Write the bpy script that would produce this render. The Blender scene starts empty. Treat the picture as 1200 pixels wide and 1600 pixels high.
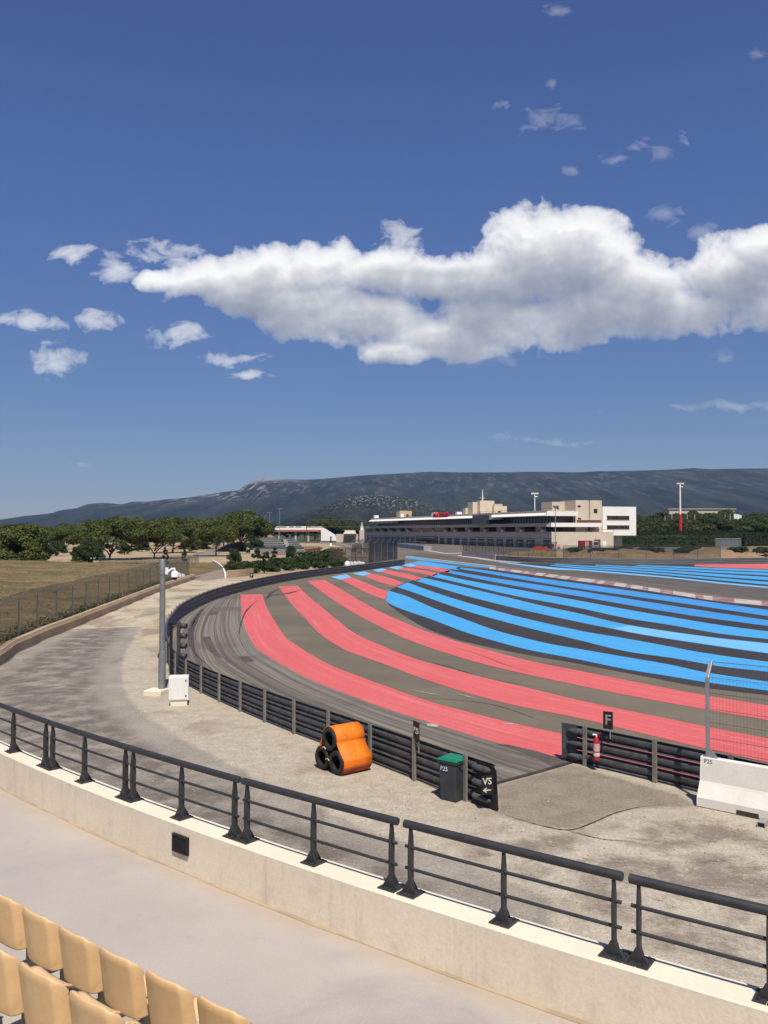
import bpy, math, random
import numpy as np
from mathutils import Vector, Matrix
from mathutils.geometry import tessellate_polygon
R = math.radians
sc = bpy.context.scene
COL = sc.collection

# ------------------------------------------------------------------ camera
FPX, EYE, PITCH = 1342.0, 6.2, math.atan(30/1342)
cam_d = bpy.data.cameras.new('camera'); cam = bpy.data.objects.new('camera', cam_d); COL.objects.link(cam)
cam.location = (0, 0, EYE); cam.rotation_euler = (R(90)+PITCH, 0, 0)
cam_d.sensor_fit = 'VERTICAL'; cam_d.sensor_height = 36; cam_d.sensor_width = 27
cam_d.lens = 36*FPX/1600; cam_d.clip_end = 30000; cam_d.clip_start = .05
sc.camera = cam
# ------------------------------------------------------------------ sun, sky, exposure
SUN_EL, SUN_AZ = 58.0, 169.0          # azimuth clockwise from +Y
sd = bpy.data.lights.new('sun', 'SUN'); sd.energy = 4.7; sd.angle = R(.53); sd.color = (1, .94, .84)
sun = bpy.data.objects.new('sun', sd); COL.objects.link(sun)
_s = Vector((math.sin(R(SUN_AZ))*math.cos(R(SUN_EL)), math.cos(R(SUN_AZ))*math.cos(R(SUN_EL)), math.sin(R(SUN_EL))))
sun.rotation_euler = _s.to_track_quat('Z', 'Y').to_euler(); sun.location = _s*100
sc.view_settings.view_transform = 'Standard'; sc.view_settings.look = 'None'
sc.view_settings.exposure = 0.18; sc.view_settings.gamma = 1.0
sc.cycles.transparent_max_bounces = 48
sc.cycles.max_bounces = 6
sc.cycles.use_denoising = True
SKY = .078
HAZE = 4.5e-5

class NT:
    """tiny node-tree helper"""
    def __init__(s, t): s.t = t; s.n = t.nodes; s.l = t.links
    def new(s, typ, **kw):
        n = s.n.new(typ)
        for k, v in kw.items(): setattr(n, k, v)
        return n
    def put(s, sock, v):
        if v is None: return
        if isinstance(v, bpy.types.NodeSocket): s.l.new(v, sock)
        else: sock.default_value = v
    def math(s, op, a, b=None, c=None, clamp=False):
        n = s.new('ShaderNodeMath', operation=op, use_clamp=clamp)
        s.put(n.inputs[0], a); s.put(n.inputs[1], b); s.put(n.inputs[2], c)
        return n.outputs[0]
    def vec(s, op, a, b=None):
        n = s.new('ShaderNodeVectorMath', operation=op)
        s.put(n.inputs[0], a); s.put(n.inputs[1], b)
        return n.outputs['Value'] if op in ('LENGTH', 'DOT_PRODUCT') else n.outputs[0]
    def comb(s, x, y, z=0.0):
        n = s.new('ShaderNodeCombineXYZ'); s.put(n.inputs[0], x); s.put(n.inputs[1], y); s.put(n.inputs[2], z)
        return n.outputs[0]
    def noise(s, v, scale, detail=4, rough=.5, dist=0.0, dim='3D'):
        n = s.new('ShaderNodeTexNoise', noise_dimensions=dim)
        s.put(n.inputs['Vector'], v); n.inputs['Scale'].default_value = scale
        n.inputs['Detail'].default_value = detail; n.inputs['Roughness'].default_value = rough
        n.inputs['Distortion'].default_value = dist
        return n.outputs['Fac']
    def ramp(s, f, lo, hi, smooth=True):
        n = s.new('ShaderNodeMapRange', interpolation_type='SMOOTHSTEP' if smooth else 'LINEAR')
        s.put(n.inputs['Value'], f); n.inputs['From Min'].default_value = lo; n.inputs['From Max'].default_value = hi
        return n.outputs['Result']
    def mix(s, f, a, b, mode='MIX'):
        n = s.new('ShaderNodeMix', data_type='RGBA', blend_type=mode)
        s.put(n.inputs[0], f)
        for i, v in ((6, a), (7, b)):
            if isinstance(v, (tuple, list)): v = tuple(v)+(1,) if len(v) == 3 else tuple(v)
            s.put(n.inputs[i], v)
        return n.outputs[2]

# ---- world: Nishita sky with cumulus laid out by sky direction
w = bpy.data.worlds.new('World'); sc.world = w; w.use_nodes = True
w.node_tree.nodes.clear(); W = NT(w.node_tree)
sky = W.new('ShaderNodeTexSky', sky_type='NISHITA'); sky.sun_disc = False
sky.sun_elevation = R(SUN_EL); sky.sun_rotation = R(SUN_AZ)
sky.air_density = .85; sky.dust_density = .4; sky.ozone_density = 5.0; sky.altitude = 400
# ellipses: azimuth slope, elevation slope (x 1342), radii
BIG = [(845,392,100,82),(930,400,84,66),(1000,450,110,66),(770,430,110,56),(690,425,90,44),(600,420,100,52),(500,415,88,56),(420,425,100,52),
       (320,430,92,40),(245,430,46,20),(570,500,130,44),(690,522,130,42),(800,495,160,52),(930,490,140,46),(1060,490,130,48),
       (1150,430,85,62),(1200,390,70,42),(1240,470,120,66),(620,548,66,20),(400,458,104,36),(470,470,100,46),(900,372,74,60)]
SMALL = [(265,385,58,22),(175,418,44,18),(110,402,36,20),(40,499,54,17),(150,488,50,17),(85,556,52,28),(280,517,38,22),(372,560,56,13),(385,588,38,9),(625,365,44,28)]
WISP = [(868,182,42,22),(1015,222,42,13),(1040,322,26,17),(1110,357,28,14),(1130,560,34,11),(785,152,20,9),(1085,210,11,18),(960,235,34,8),(128,718,18,6),(862,120,12,12),
        (1190,80,22,14),(885,5,26,9),(760,555,80,18),(1130,640,130,8),(850,690,90,6),(900,260,14,10)]
TCX = 600
def field_group(name, full):
    g = bpy.data.node_groups.new(name, 'ShaderNodeTree')
    g.interface.new_socket('UV', in_out='INPUT', socket_type='NodeSocketVector')
    for o_ in (('Cover', 'Form', 'Shade') if full else ('Form',)): g.interface.new_socket(o_, in_out='OUTPUT', socket_type='NodeSocketFloat')
    G = NT(g); gi = G.new('NodeGroupInput'); go = G.new('NodeGroupOutput'); uv = gi.outputs[0]
    wob = G.new('ShaderNodeTexNoise'); G.put(wob.inputs['Vector'], uv); wob.inputs['Scale'].default_value = 9; wob.inputs['Detail'].default_value = 3
    uvw = G.vec('ADD', uv, G.vec('MULTIPLY', G.vec('SUBTRACT', wob.outputs['Color'], (.5,.5,.5)), (.06,.05,0)))
    def ell(lst, soft, sm=.22):
        acc = None
        for (px, py, rx, ry) in lst:
            c = ((px-600)/FPX, (830-py)/FPX, 0); k = (FPX/rx, FPX/ry, 0)
            e = G.math('SUBTRACT', soft, G.vec('LENGTH', G.vec('MULTIPLY', G.vec('SUBTRACT', uvw, c), k)))
            acc = e if acc is None else G.math('SMOOTH_MAX', acc, e, sm)
        return acc
    eb = ell(BIG, 1.0)
    n1 = G.noise(uv, 15, 11, .56, .2)
    bil = G.math('ABSOLUTE', G.math('SUBTRACT', G.noise(uv, 24, 6, .55, .3), .5))
    puff = G.math('SUBTRACT', .15, G.math('MULTIPLY', bil, 2.0))
    nz = G.math('ADD', G.math('MULTIPLY', G.math('SUBTRACT', n1, .5), 1.75), G.math('MULTIPLY', puff, .75))
    if full:
        n2 = G.noise(uv, 70, 8, .68, .5)
        nz = G.math('ADD', nz, G.math('MULTIPLY', G.math('SUBTRACT', n2, .5), .36))
    fb = G.math('ADD', G.math('MULTIPLY', G.math('MINIMUM', eb, .7), 1.5), nz)
    if not full:
        G.l.new(fb, go.inputs[0]); return g
    es = ell(SMALL, 1.0); ew = ell(WISP, 1.0)
    n3 = G.noise(G.vec('MULTIPLY', uv, (.75, 1.25, 1)), 38, 9, .62, .6); nw = G.math('ADD', G.math('MULTIPLY', G.math('SUBTRACT', n1, .5), 1.2), G.math('MULTIPLY', G.math('SUBTRACT', n3, .5), 4.6))
    fs = G.math('ADD', G.math('SUBTRACT', G.math('MULTIPLY', G.math('MINIMUM', es, .75), 1.4), .12), nw)
    fw = G.math('ADD', G.math('SUBTRACT', G.math('MULTIPLY', G.math('MINIMUM', ew, .75), 1.3), .25), G.math('MULTIPLY', nw, 1.25))
    def opac(f, k, top):
        return G.math('MULTIPLY', G.math('SUBTRACT', 1, G.math('POWER', 2.718, G.math('MULTIPLY', G.math('MAXIMUM', f, 0), -k))), top)
    cov = G.math('MAXIMUM', opac(fb, 3.6, 1.0), G.math('MAXIMUM', opac(fs, .9, .8), opac(fw, .55, .34)))
    sh = ell([(800,474,270,46),(1090,497,190,48),(335,474,130,24),(690,418,90,16),(560,472,70,16),(960,500,140,30),(1170,450,60,36)], 1.0, .4)
    G.l.new(cov, go.inputs[0]); G.l.new(G.math('MAXIMUM', fb, G.math('MULTIPLY', fs, .6)), go.inputs[1])
    G.l.new(G.ramp(G.math('ADD', sh, G.math('MULTIPLY', nz, 1.0)), -1.1, 1.1), go.inputs[2]); return g
gfull, gform = field_group('cloud_cover', True), field_group('cloud_form', False)
tc = W.new('ShaderNodeTexCoord'); sx = W.new('ShaderNodeSeparateXYZ'); W.l.new(tc.outputs['Generated'], sx.inputs[0])
yy = W.math('MAXIMUM', sx.outputs[1], .05)
UV = W.comb(W.math('DIVIDE', sx.outputs[0], yy), W.math('DIVIDE', sx.outputs[2], yy))
def cover(off):
    n = W.new('ShaderNodeGroup'); n.node_tree = gfull if off is None else gform
    W.put(n.inputs[0], UV if off is None else W.vec('ADD', UV, off)); return n.outputs
c0, f0, shd = cover(None)[:3]
tau = None      # depth of cloud between here and the sun, sampled up the sky
for off, wt in (((.003, .007, 0), .5), ((.006, .018, 0), .42), ((.01, .038, 0), .30), ((.014, .066, 0), .16)):
    k = W.math('MULTIPLY', W.math('MAXIMUM', W.math('SUBTRACT', cover(off)[0], W.math('MULTIPLY', f0, .35)), 0), wt); tau = k if tau is None else W.math('ADD', tau, k)
lit = W.math('POWER', 2.718, W.math('MULTIPLY', tau, -1.25))
lit = W.math('MULTIPLY', lit, W.math('SUBTRACT', 1.12, W.math('MULTIPLY', shd, .55)))
lit = W.ramp(lit, .14, .86, False)
ccol = W.mix(lit, (.27, .295, .36), (1.0, .985, .955))
hsv = W.new('ShaderNodeHueSaturation'); W.put(hsv.inputs['Color'], sky.outputs[0])
hsv.inputs['Saturation'].default_value = 1.13; hsv.inputs['Value'].default_value = 1.0
b1 = W.new('ShaderNodeBackground'); W.put(b1.inputs[0], W.mix(1.0, hsv.outputs[0], W.mix(W.ramp(sx.outputs[2], .0, .42), (.76, .69, .67), (1.30, 1.06, 1.20)), 'MULTIPLY')); b1.inputs[1].default_value = SKY
b2 = W.new('ShaderNodeBackground'); W.put(b2.inputs[0], ccol); b2.inputs[1].default_value = .98
ms = W.new('ShaderNodeMixShader'); W.put(ms.inputs[0], W.math('MULTIPLY', W.math('MULTIPLY', c0, W.ramp(sx.outputs[1], .05, .3)), .97))
W.l.new(b1.outputs[0], ms.inputs[1]); W.l.new(b2.outputs[0], ms.inputs[2])
wo = W.new('ShaderNodeOutputWorld'); W.l.new(ms.outputs[0], wo.inputs[0])

# ------------------------------------------------------------------ survey helpers (where a sight line meets a level or a distance)
_c, _sn = math.cos(PITCH), math.sin(PITCH)
def ray(px, py):
    u = (px-600)/FPX; v = (800-py)/FPX
    return Vector((u, _c-v*_sn, _sn+v*_c))
def P(px, py, z=0.0):
    d = ray(px, py); t = (z-EYE)/d.z
    return Vector((d.x*t, d.y*t, z))
def PY(px, py, Y):
    d = ray(px, py); t = Y/d.y
    return Vector((d.x*t, Y, EYE+d.z*t))
def X_at(px, Y): return (px-600)/FPX*Y
def Z_at(py, Y): return PY(600, py, Y).z
def spline(pts, n):
    """Catmull-Rom through points, resampled to n even steps"""
    p = [Vector(q) for q in pts]
    p = [p[0]*2-p[1]]+p+[p[-1]*2-p[-2]]
    out = []
    for i in range(1, len(p)-2):
        a, b, c, d = p[i-1], p[i], p[i+1], p[i+2]
        for k in range(16):
            t = k/16
            out.append(.5*((2*b)+(c-a)*t+(2*a-5*b+4*c-d)*t*t+(3*b-a-3*c+d)*t**3))
    out.append(p[-2].copy())
    L = [0]
    for i in range(1, len(out)): L.append(L[-1]+(out[i]-out[i-1]).length)
    res = []; j = 0
    for k in range(n):
        s = L[-1]*k/(n-1)
        while j < len(L)-2 and L[j+1] < s: j += 1
        f = (s-L[j])/max(1e-9, L[j+1]-L[j]); res.append(out[j].lerp(out[j+1], min(1, max(0, f))))
    return res
def plen(p): return sum((p[i]-p[i-1]).length for i in range(1, len(p)))
def spaced(pts, step): 
    q = spline(pts, 40); n = max(2, int(round(plen(q)/step))+1); return spline(pts, n)
def tang(p, i):
    a = p[max(0, i-1)]; b = p[min(len(p)-1, i+1)]; t = (b-a); t.z = 0; return t.normalized()
def perp(t): return Vector((-t.y, t.x, 0))      # left of travel

# ------------------------------------------------------------------ mesh builder
WLOC = {}
class MB:
    def __init__(s): s.v = []; s.f = []; s.mi = []; s.uv = {}
    def add(s, v, f, mi=0):
        o = len(s.v); s.v += [tuple(q) for q in v]
        for q in f: s.f.append(tuple(i+o for i in q)); s.mi.append(mi)
    def obox(s, c, ex, ey, ez, mi=0):
        c, ex, ey, ez = map(Vector, (c, ex, ey, ez))
        v = [c+ex*a+ey*b+ez*d for d in (-1, 1) for b in (-1, 1) for a in (-1, 1)]
        s.add(v, [(0,2,3,1),(4,5,7,6),(0,1,5,4),(2,6,7,3),(0,4,6,2),(1,3,7,5)], mi)
    def box(s, c, size, rz=0, mi=0):
        ca, sa = math.cos(rz), math.sin(rz)
        s.obox(c, Vector((ca, sa, 0))*size[0]/2, Vector((-sa, ca, 0))*size[1]/2, Vector((0, 0, size[2]/2)), mi)
    def tube(s, pts, r, n=8, mi=0, cap=True, flat=1.0):
        pts = [Vector(p) for p in pts]; rr = r if isinstance(r, (list, tuple)) else [r]*len(pts)
        o = len(s.v); ref = None
        for i, p in enumerate(pts):
            t = (pts[min(i+1, len(pts)-1)]-pts[max(i-1, 0)]).normalized()
            if ref is None: ref = Vector((0, 0, 1)) if abs(t.z) < .9 else Vector((1, 0, 0))
            a = t.cross(ref).normalized(); b = a.cross(t).normalized(); ref = b
            for k in range(n):
                q = 2*math.pi*k/n; s.v.append(tuple(p+a*math.cos(q)*rr[i]+b*math.sin(q)*rr[i]*flat))
        for i in range(len(pts)-1):
            for k in range(n):
                s.f.append((o+i*n+k, o+i*n+(k+1)%n, o+(i+1)*n+(k+1)%n, o+(i+1)*n+k)); s.mi.append(mi)
        if cap:
            s.f.append(tuple(o+k for k in reversed(range(n)))); s.mi.append(mi)
            e = o+(len(pts)-1)*n; s.f.append(tuple(e+k for k in range(n))); s.mi.append(mi)
    def cyl(s, c, r, h, n=16, axis=(0, 0, 1), mi=0, r2=None):
        c = Vector(c); a = Vector(axis).normalized()*h; s.tube([c, c+a], [r, r if r2 is None else r2], n, mi)
    def sphere(s, c, r, nu=12, nv=8, mi=0, sz=1.0):
        c = Vector(c); o = len(s.v)
        for j in range(nv+1):
            t = math.pi*j/nv
            for i in range(nu):
                q = 2*math.pi*i/nu
                s.v.append((c.x+r*math.sin(t)*math.cos(q), c.y+r*math.sin(t)*math.sin(q), c.z+r*math.cos(t)*sz))
        for j in range(nv):
            for i in range(nu):
                s.f.append((o+j*nu+i, o+(j+1)*nu+i, o+(j+1)*nu+(i+1)%nu, o+j*nu+(i+1)%nu)); s.mi.append(mi)
    def prism(s, poly, depth, mi=0):
        """poly: list of 3-D points of a planar outline; depth: extrusion vector"""
        poly = [Vector(p) for p in poly]; d = Vector(depth); n = len(poly); o = len(s.v)
        s.v += [tuple(p) for p in poly]+[tuple(p+d) for p in poly]
        for tri in tessellate_polygon([poly]):
            s.f.append(tuple(o+i for i in tri)); s.mi.append(mi)
            s.f.append(tuple(o+n+i for i in reversed(tri))); s.mi.append(mi)
        for i in range(n):
            j = (i+1) % n; s.f.append((o+i, o+j, o+n+j, o+n+i)); s.mi.append(mi)
    def sheet(s, poly, mi=0):
        poly = [Vector(p) for p in poly]; o = len(s.v); s.v += [tuple(p) for p in poly]
        for a, b, c in tessellate_polygon([poly]):
            pa, pb, pc = poly[a], poly[b], poly[c]
            if (pb-pa).cross(pc-pa).z < 0: b, c = c, b
            s.f.append((o+a, o+b, o+c)); s.mi.append(mi)
    def strip(s, A, B, mi=0, cross=1, uv=True):
        """ribbon between two polylines of equal length; uv in metres (along, across)"""
        n = len(A); o = len(s.v); us = [0]
        for i in range(1, n): us.append(us[-1]+((A[i]+B[i])/2-(A[i-1]+B[i-1])/2).length)
        for i in range(n):
            wdt = (A[i]-B[i]).length
            for k in range(cross+1):
                s.v.append(tuple(A[i].lerp(B[i], k/cross))); s.uv[len(s.v)-1] = (us[i], wdt*k/cross)
        for i in range(n-1):
            for k in range(cross):
                a = o+i*(cross+1)+k; s.f.append((a, a+1, a+cross+2, a+cross+1)); s.mi.append(mi)
    def sweep(s, path, prof, mi=0, closed=False, cap=False):
        """prof: (offset to the left of travel, height); path: points"""
        o = len(s.v); m = len(prof)
        for i, p in enumerate(path):
            q = perp(tang(path, i))
            for (a, h) in prof: s.v.append(tuple(Vector(p)+q*a+Vector((0, 0, h))))
        for i in range(len(path)-1):
            for k in range(m if closed else m-1):
                k2 = (k+1) % m; s.f.append((o+i*m+k, o+i*m+k2, o+(i+1)*m+k2, o+(i+1)*m+k)); s.mi.append(mi)
        if cap and closed:
            s.f.append(tuple(o+k for k in range(m))); s.mi.append(mi)
            e = o+(len(path)-1)*m; s.f.append(tuple(e+k for k in reversed(range(m)))); s.mi.append(mi)
    def build(s, name, mats, parent=None, smooth=False, bevel=0, world=True):
        off = WLOC.get(parent, Vector((0, 0, 0))) if (parent and world) else Vector((0, 0, 0))
        me = bpy.data.meshes.new(name)
        me.from_pydata([(x-off.x, y-off.y, z-off.z) for x, y, z in s.v], [], s.f)
        for m in (mats if isinstance(mats, (list, tuple)) else [mats]): me.materials.append(m)
        if len(me.materials) > 1: me.polygons.foreach_set('material_index', s.mi)
        if s.uv:
            lay = me.uv_layers.new(name='uv')
            vi = np.zeros(len(me.loops), dtype=np.int32); me.loops.foreach_get('vertex_index', vi)
            arr = np.zeros((len(s.v), 2), dtype=np.float32)
            for k, q in s.uv.items(): arr[k] = q
            lay.data.foreach_set('uv', arr[vi].ravel())
        if smooth:
            me.polygons.foreach_set('use_smooth', [True]*len(me.polygons))
            if smooth is not True: me.set_sharp_from_angle(angle=R(smooth))
        me.update()
        o = bpy.data.objects.new(name, me); COL.objects.link(o)
        if parent: o.parent = parent
        WLOC[o] = off
        if bevel:
            b = o.modifiers.new('bevel', 'BEVEL'); b.width = bevel; b.segments = 2; b.limit_method = 'ANGLE'; b.angle_limit = R(40)
        return o
def tag(o, label, cat, group=None, kind=None):
    o['label'] = label; o['category'] = cat
    if group: o['group'] = group
    if kind: o['kind'] = kind
    return o
def thing(name, label, cat, loc=(0, 0, 0), rz=0, group=None):
    o = bpy.data.objects.new(name, None); COL.objects.link(o); o.empty_display_size = .2
    o.location = loc; o.rotation_euler = (0, 0, rz); WLOC[o] = Vector(loc)
    return tag(o, label, cat, group)
def struct(o, kind='structure'): o['kind'] = kind; return o
def copy_tree(o, parent=None):
    c = o.copy(); COL.objects.link(c); c.parent = parent; WLOC[c] = WLOC.get(o, Vector((0, 0, 0)))
    for ch in o.children: copy_tree(ch, c)
    return c
def text_mesh(body, size, m, parent, name, origin, ex, ey, depth=.004, align='CENTER'):
    cu = bpy.data.curves.new('t', 'FONT'); cu.body = body; cu.size = size; cu.extrude = depth
    cu.align_x = align; cu.align_y = 'CENTER'; cu.resolution_u = 3; cu.offset = size*.012
    tmp = bpy.data.objects.new('t', cu); COL.objects.link(tmp)
    dg = bpy.context.evaluated_depsgraph_get(); me = bpy.data.meshes.new_from_object(tmp.evaluated_get(dg))
    bpy.data.objects.remove(tmp)
    ex = Vector(ex).normalized(); ey = Vector(ey); ey = (ey-ex*ey.dot(ex)).normalized(); ez = ex.cross(ey)
    off = WLOC.get(parent, Vector((0, 0, 0)))
    M = Matrix((ex, ey, ez)).transposed().to_4x4(); M.translation = Vector(origin)-off
    me.transform(M); me.materials.clear(); me.materials.append(m); me.name = name
    o = bpy.data.objects.new(name, me); COL.objects.link(o); o.parent = parent; WLOC[o] = off
    return o

# ------------------------------------------------------------------ materials
MATS = {}
def mat(name, c1, c2=None, scale=2.0, detail=6, rough=.8, metal=0.0, bump=0.0, bscale=None, lo=.35, hi=.65, c3=None, s3=20.0, f3=(.55, .7),
        uvm=False, stretch=None, spec=.3, big=None, bigs=.1, bigf=(.45, .65), fine=0.0, fines=60):
    if name in MATS: return MATS[name]
    m = bpy.data.materials.new(name); m.use_nodes = True; T = NT(m.node_tree)
    b = T.n['Principled BSDF']; b.inputs['Roughness'].default_value = rough; b.inputs['Metallic'].default_value = metal
    b.inputs['Specular IOR Level'].default_value = spec
    tc = T.new('ShaderNodeTexCoord'); v = tc.outputs['UV' if uvm else 'Object']
    if stretch: v = T.vec('MULTIPLY', v, stretch)
    col = tuple(c1)+(1,)
    if c2: col = T.mix(T.ramp(T.noise(v, scale, detail, .6), lo, hi), c1, c2)
    if big: col = T.mix(T.ramp(T.noise(v, bigs, 5, .6, .6), *bigf), col, big)
    if c3: col = T.mix(T.ramp(T.noise(v, s3, 3, .6), *f3), col, c3)
    if fine:
        f = T.noise(tc.outputs['Object'], fines, 3, .7)
        col = T.mix(fine, col, T.mix(T.ramp(f, .3, .7, False), (.25,.25,.25), (1.75,1.75,1.75)), 'MULTIPLY')
    T.put(b.inputs['Base Color'], col)
    if bump:
        bn = T.new('ShaderNodeBump'); bn.inputs['Strength'].default_value = bump; bn.inputs['Distance'].default_value = .02
        T.put(bn.inputs['Height'], T.noise(tc.outputs['Object'], bscale or scale*8, 4, .65)); T.l.new(bn.outputs[0], b.inputs['Normal'])
    MATS[name] = m; return m
def paint_mat(name, base, worn, dark):
    """track paint: streaked along the stripe, with tyre marks"""
    m = bpy.data.materials.new(name); m.use_nodes = True; T = NT(m.node_tree); b = T.n['Principled BSDF']
    b.inputs['Roughness'].default_value = .75; b.inputs['Specular IOR Level'].default_value = .2
    tc = T.new('ShaderNodeTexCoord'); uv = tc.outputs['UV']; ob = tc.outputs['Object']
    s1 = T.noise(T.vec('MULTIPLY', uv, (.06, 2.6, 1)), 1, 6, .65)
    col = T.mix(T.ramp(s1, .45, .75), base, worn)
    s2 = T.noise(T.vec('MULTIPLY', uv, (.05, 7, 1)), 1, 4, .7)
    col = T.mix(T.math('MULTIPLY', T.ramp(s2, .58, .78), .35), col, dark)
    s4 = T.noise(ob, .22, 4, .6); col = T.mix(T.math('MULTIPLY', T.ramp(s4, .45, .8), .3), col, dark)
    # long curved skid lines in two directions, and worn grit showing the asphalt
    for st, fr, wd, md, k in (((.05,.11,1), 7, .010, .56, .5), ((.03,.16,1), 9, .007, .54, .4), ((.09,.06,1), 6, .006, .57, .35)):
        s3 = T.noise(T.vec('MULTIPLY', ob, st), 1, 1.5, .4, .8)
        ln = T.math('ABSOLUTE', T.math('SUBTRACT', T.math('FRACT', T.math('MULTIPLY', s3, fr)), .5))
        ln = T.math('SUBTRACT', 1, T.ramp(ln, .0, wd))
        col = T.mix(T.math('MULTIPLY', T.math('MULTIPLY', ln, T.ramp(T.noise(T.vec('ADD', ob, (fr*31, 0, 0)), .09, 3), md, md+.08)), k), col, dark)
    wr = T.ramp(T.math('ADD', T.noise(T.vec('MULTIPLY', uv, (.12, 1.6, 1)), 1, 8, .75), T.math('MULTIPLY', T.math('SUBTRACT', T.noise(ob, 30, 4, .8), .5), .5)), .60, .80)
    col = T.mix(T.math('MULTIPLY', wr, .5), col, (.17,.145,.12))
    col = T.mix(T.math('MULTIPLY', T.ramp(T.noise(ob, .5, 5, .65), .55, .8), .25), col, worn)
    f = T.noise(ob, 22, 5, .8)
    col = T.mix(.42, col, T.mix(T.ramp(f, .28, .72, False), (.3,)*3, (1.7,)*3), 'MULTIPLY')
    T.put(b.inputs['Base Color'], col); MATS[name] = m; return m
def chain_mat(name, col, cell, wire, rough=.5, metal=.6, diamond=True):
    m = bpy.data.materials.new(name); m.use_nodes = True; T = NT(m.node_tree); b = T.n['Principled BSDF']
    b.inputs['Base Color'].default_value = tuple(col)+(1,); b.inputs['Roughness'].default_value = rough; b.inputs['Metallic'].default_value = metal
    tc = T.new('ShaderNodeTexCoord'); sp = T.new('ShaderNodeSeparateXYZ'); T.l.new(tc.outputs['UV'], sp.inputs[0])
    u, v = sp.outputs[0], sp.outputs[1]
    if diamond: u, v = T.math('ADD', u, v), T.math('SUBTRACT', u, v)
    def line(q): return T.math('LESS_THAN', T.math('FRACT', T.math('DIVIDE', q, cell)), wire)
    a = T.math('MAXIMUM', line(u), line(v))
    tr = T.new('ShaderNodeBsdfTransparent'); mx = T.new('ShaderNodeMixShader'); T.put(mx.inputs[0], a)
    T.l.new(tr.outputs[0], mx.inputs[1]); T.l.new(b.outputs[0], mx.inputs[2])
    T.l.new(mx.outputs[0], T.n['Material Output'].inputs[0]); MATS[name] = m; return m
def leaf_mat(name, c1, c2, c3, scale=.5):
    m = bpy.data.materials.new(name); m.use_nodes = True; T = NT(m.node_tree); b = T.n['Principled BSDF']
    b.inputs['Roughness'].default_value = .65; b.inputs['Specular IOR Level'].default_value = .25
    tc = T.new('ShaderNodeTexCoord'); ob = tc.outputs['Object']
    oi = T.new('ShaderNodeObjectInfo'); gm = T.new('ShaderNodeNewGeometry')
    col = T.mix(T.ramp(T.noise(ob, scale, 3, .6), .35, .65), c1, c2)
    col = T.mix(T.math('MULTIPLY', gm.outputs['Random Per Island'], .36), col, c3)
    col = T.mix(T.math('MULTIPLY', oi.outputs['Random'], .3), col, c1)
    T.put(b.inputs['Base Color'], col)
    t = T.new('ShaderNodeBsdfTranslucent'); T.put(t.inputs[0], T.mix(.4, col, c3)); mx = T.new('ShaderNodeMixShader'); mx.inputs[0].default_value = .22
    T.l.new(b.outputs[0], mx.inputs[1]); T.l.new(t.outputs[0], mx.inputs[2]); T.l.new(mx.outputs[0], T.n['Material Output'].inputs[0])
    MATS[name] = m; return m

M_gravel = mat('gravel', (.30,.24,.165), (.40,.33,.235), 1.2, 8, .95, bump=.5, bscale=40, big=(.24,.19,.135), bigs=.16, bigf=(.48,.7), fine=.5, fines=45, c3=(.46,.42,.35), s3=9, f3=(.62,.75))
M_asph = mat('service_asphalt', (.205,.165,.125), (.265,.22,.17), .5, 8, .92, bump=.3, bscale=50, big=(.135,.108,.085), bigs=.13, bigf=(.55,.75), fine=.35, fines=50, c3=(.29,.245,.19), s3=3, f3=(.55,.75))
M_pale = mat('pale_concrete_road', (.47,.40,.29), (.36,.30,.22), .35, 8, .92, bump=.2, bscale=30, big=(.27,.225,.165), bigs=.14, bigf=(.52,.66), fine=.25, fines=40)
M_dust = mat('dusty_asphalt', (.30,.25,.19), (.42,.37,.29), .55, 8, .93, bump=.4, bscale=45, big=(.18,.15,.12), bigs=.3, bigf=(.54,.72), fine=.45, fines=40, lo=.4, hi=.62)
M_runoff = mat('runoff_asphalt', (.142,.118,.084), (.165,.138,.10), .25, 6, .9, bump=.25, bscale=40, fine=.28, fines=30, big=(.12,.10,.074), bigs=.07)
M_track = mat('track_asphalt', (.13,.112,.09), (.165,.14,.11), .2, 6, .9, fine=.25, fines=20, big=(.10,.088,.074), bigs=.05)
M_black = mat('dark_track_paint', (.034,.030,.030), (.046,.041,.040), .2, 6, .8, fine=.25, fines=25)
M_red = paint_mat('red_track_paint', (.58,.115,.115), (.64,.19,.18), (.46,.075,.08))
M_blue = paint_mat('blue_track_paint', (.058,.315,.62), (.10,.39,.69), (.04,.19,.45))
M_blue2 = paint_mat('pale_blue_track_paint', (.16,.43,.72), (.22,.48,.75), (.10,.33,.62))
M_blue3 = paint_mat('deep_blue_track_paint', (.048,.255,.57), (.08,.31,.63), (.03,.12,.32))
M_white = mat('white_track_paint', (.50,.455,.42), (.36,.315,.295), .5, 6, .8, big=(.24,.2,.18), bigs=.9, bigf=(.55,.75))
M_kerbred = mat('faded_kerb_red', (.20,.075,.09), (.36,.24,.235), .5, 6, .8, big=(.42,.36,.34), bigs=.8, bigf=(.56,.7))
M_dark = mat('dark_gutter', (.035,.03,.025), (.06,.05,.04), 2, 4, .9)
M_conc = mat('rendered_concrete', (.76,.665,.515), (.71,.615,.47), .7, 8, .9, bump=.12, bscale=25, big=(.66,.575,.455), bigs=.9, bigf=(.5,.8), fine=.1, fines=30, c3=(.58,.51,.41), s3=2.2, f3=(.58,.8))
T = NT(M_conc.node_tree); _b = T.n['Principled BSDF']; _src = _b.inputs['Base Color'].links[0].from_socket; _ob = T.new('ShaderNodeTexCoord').outputs['Object']
_st = T.noise(T.vec('MULTIPLY', _ob, (5.5, 5.5, .55)), 1, 7, .7); _cw = T.mix(T.math('MULTIPLY', T.ramp(_st, .52, .74), .5), _src, (.46,.39,.30))
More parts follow.
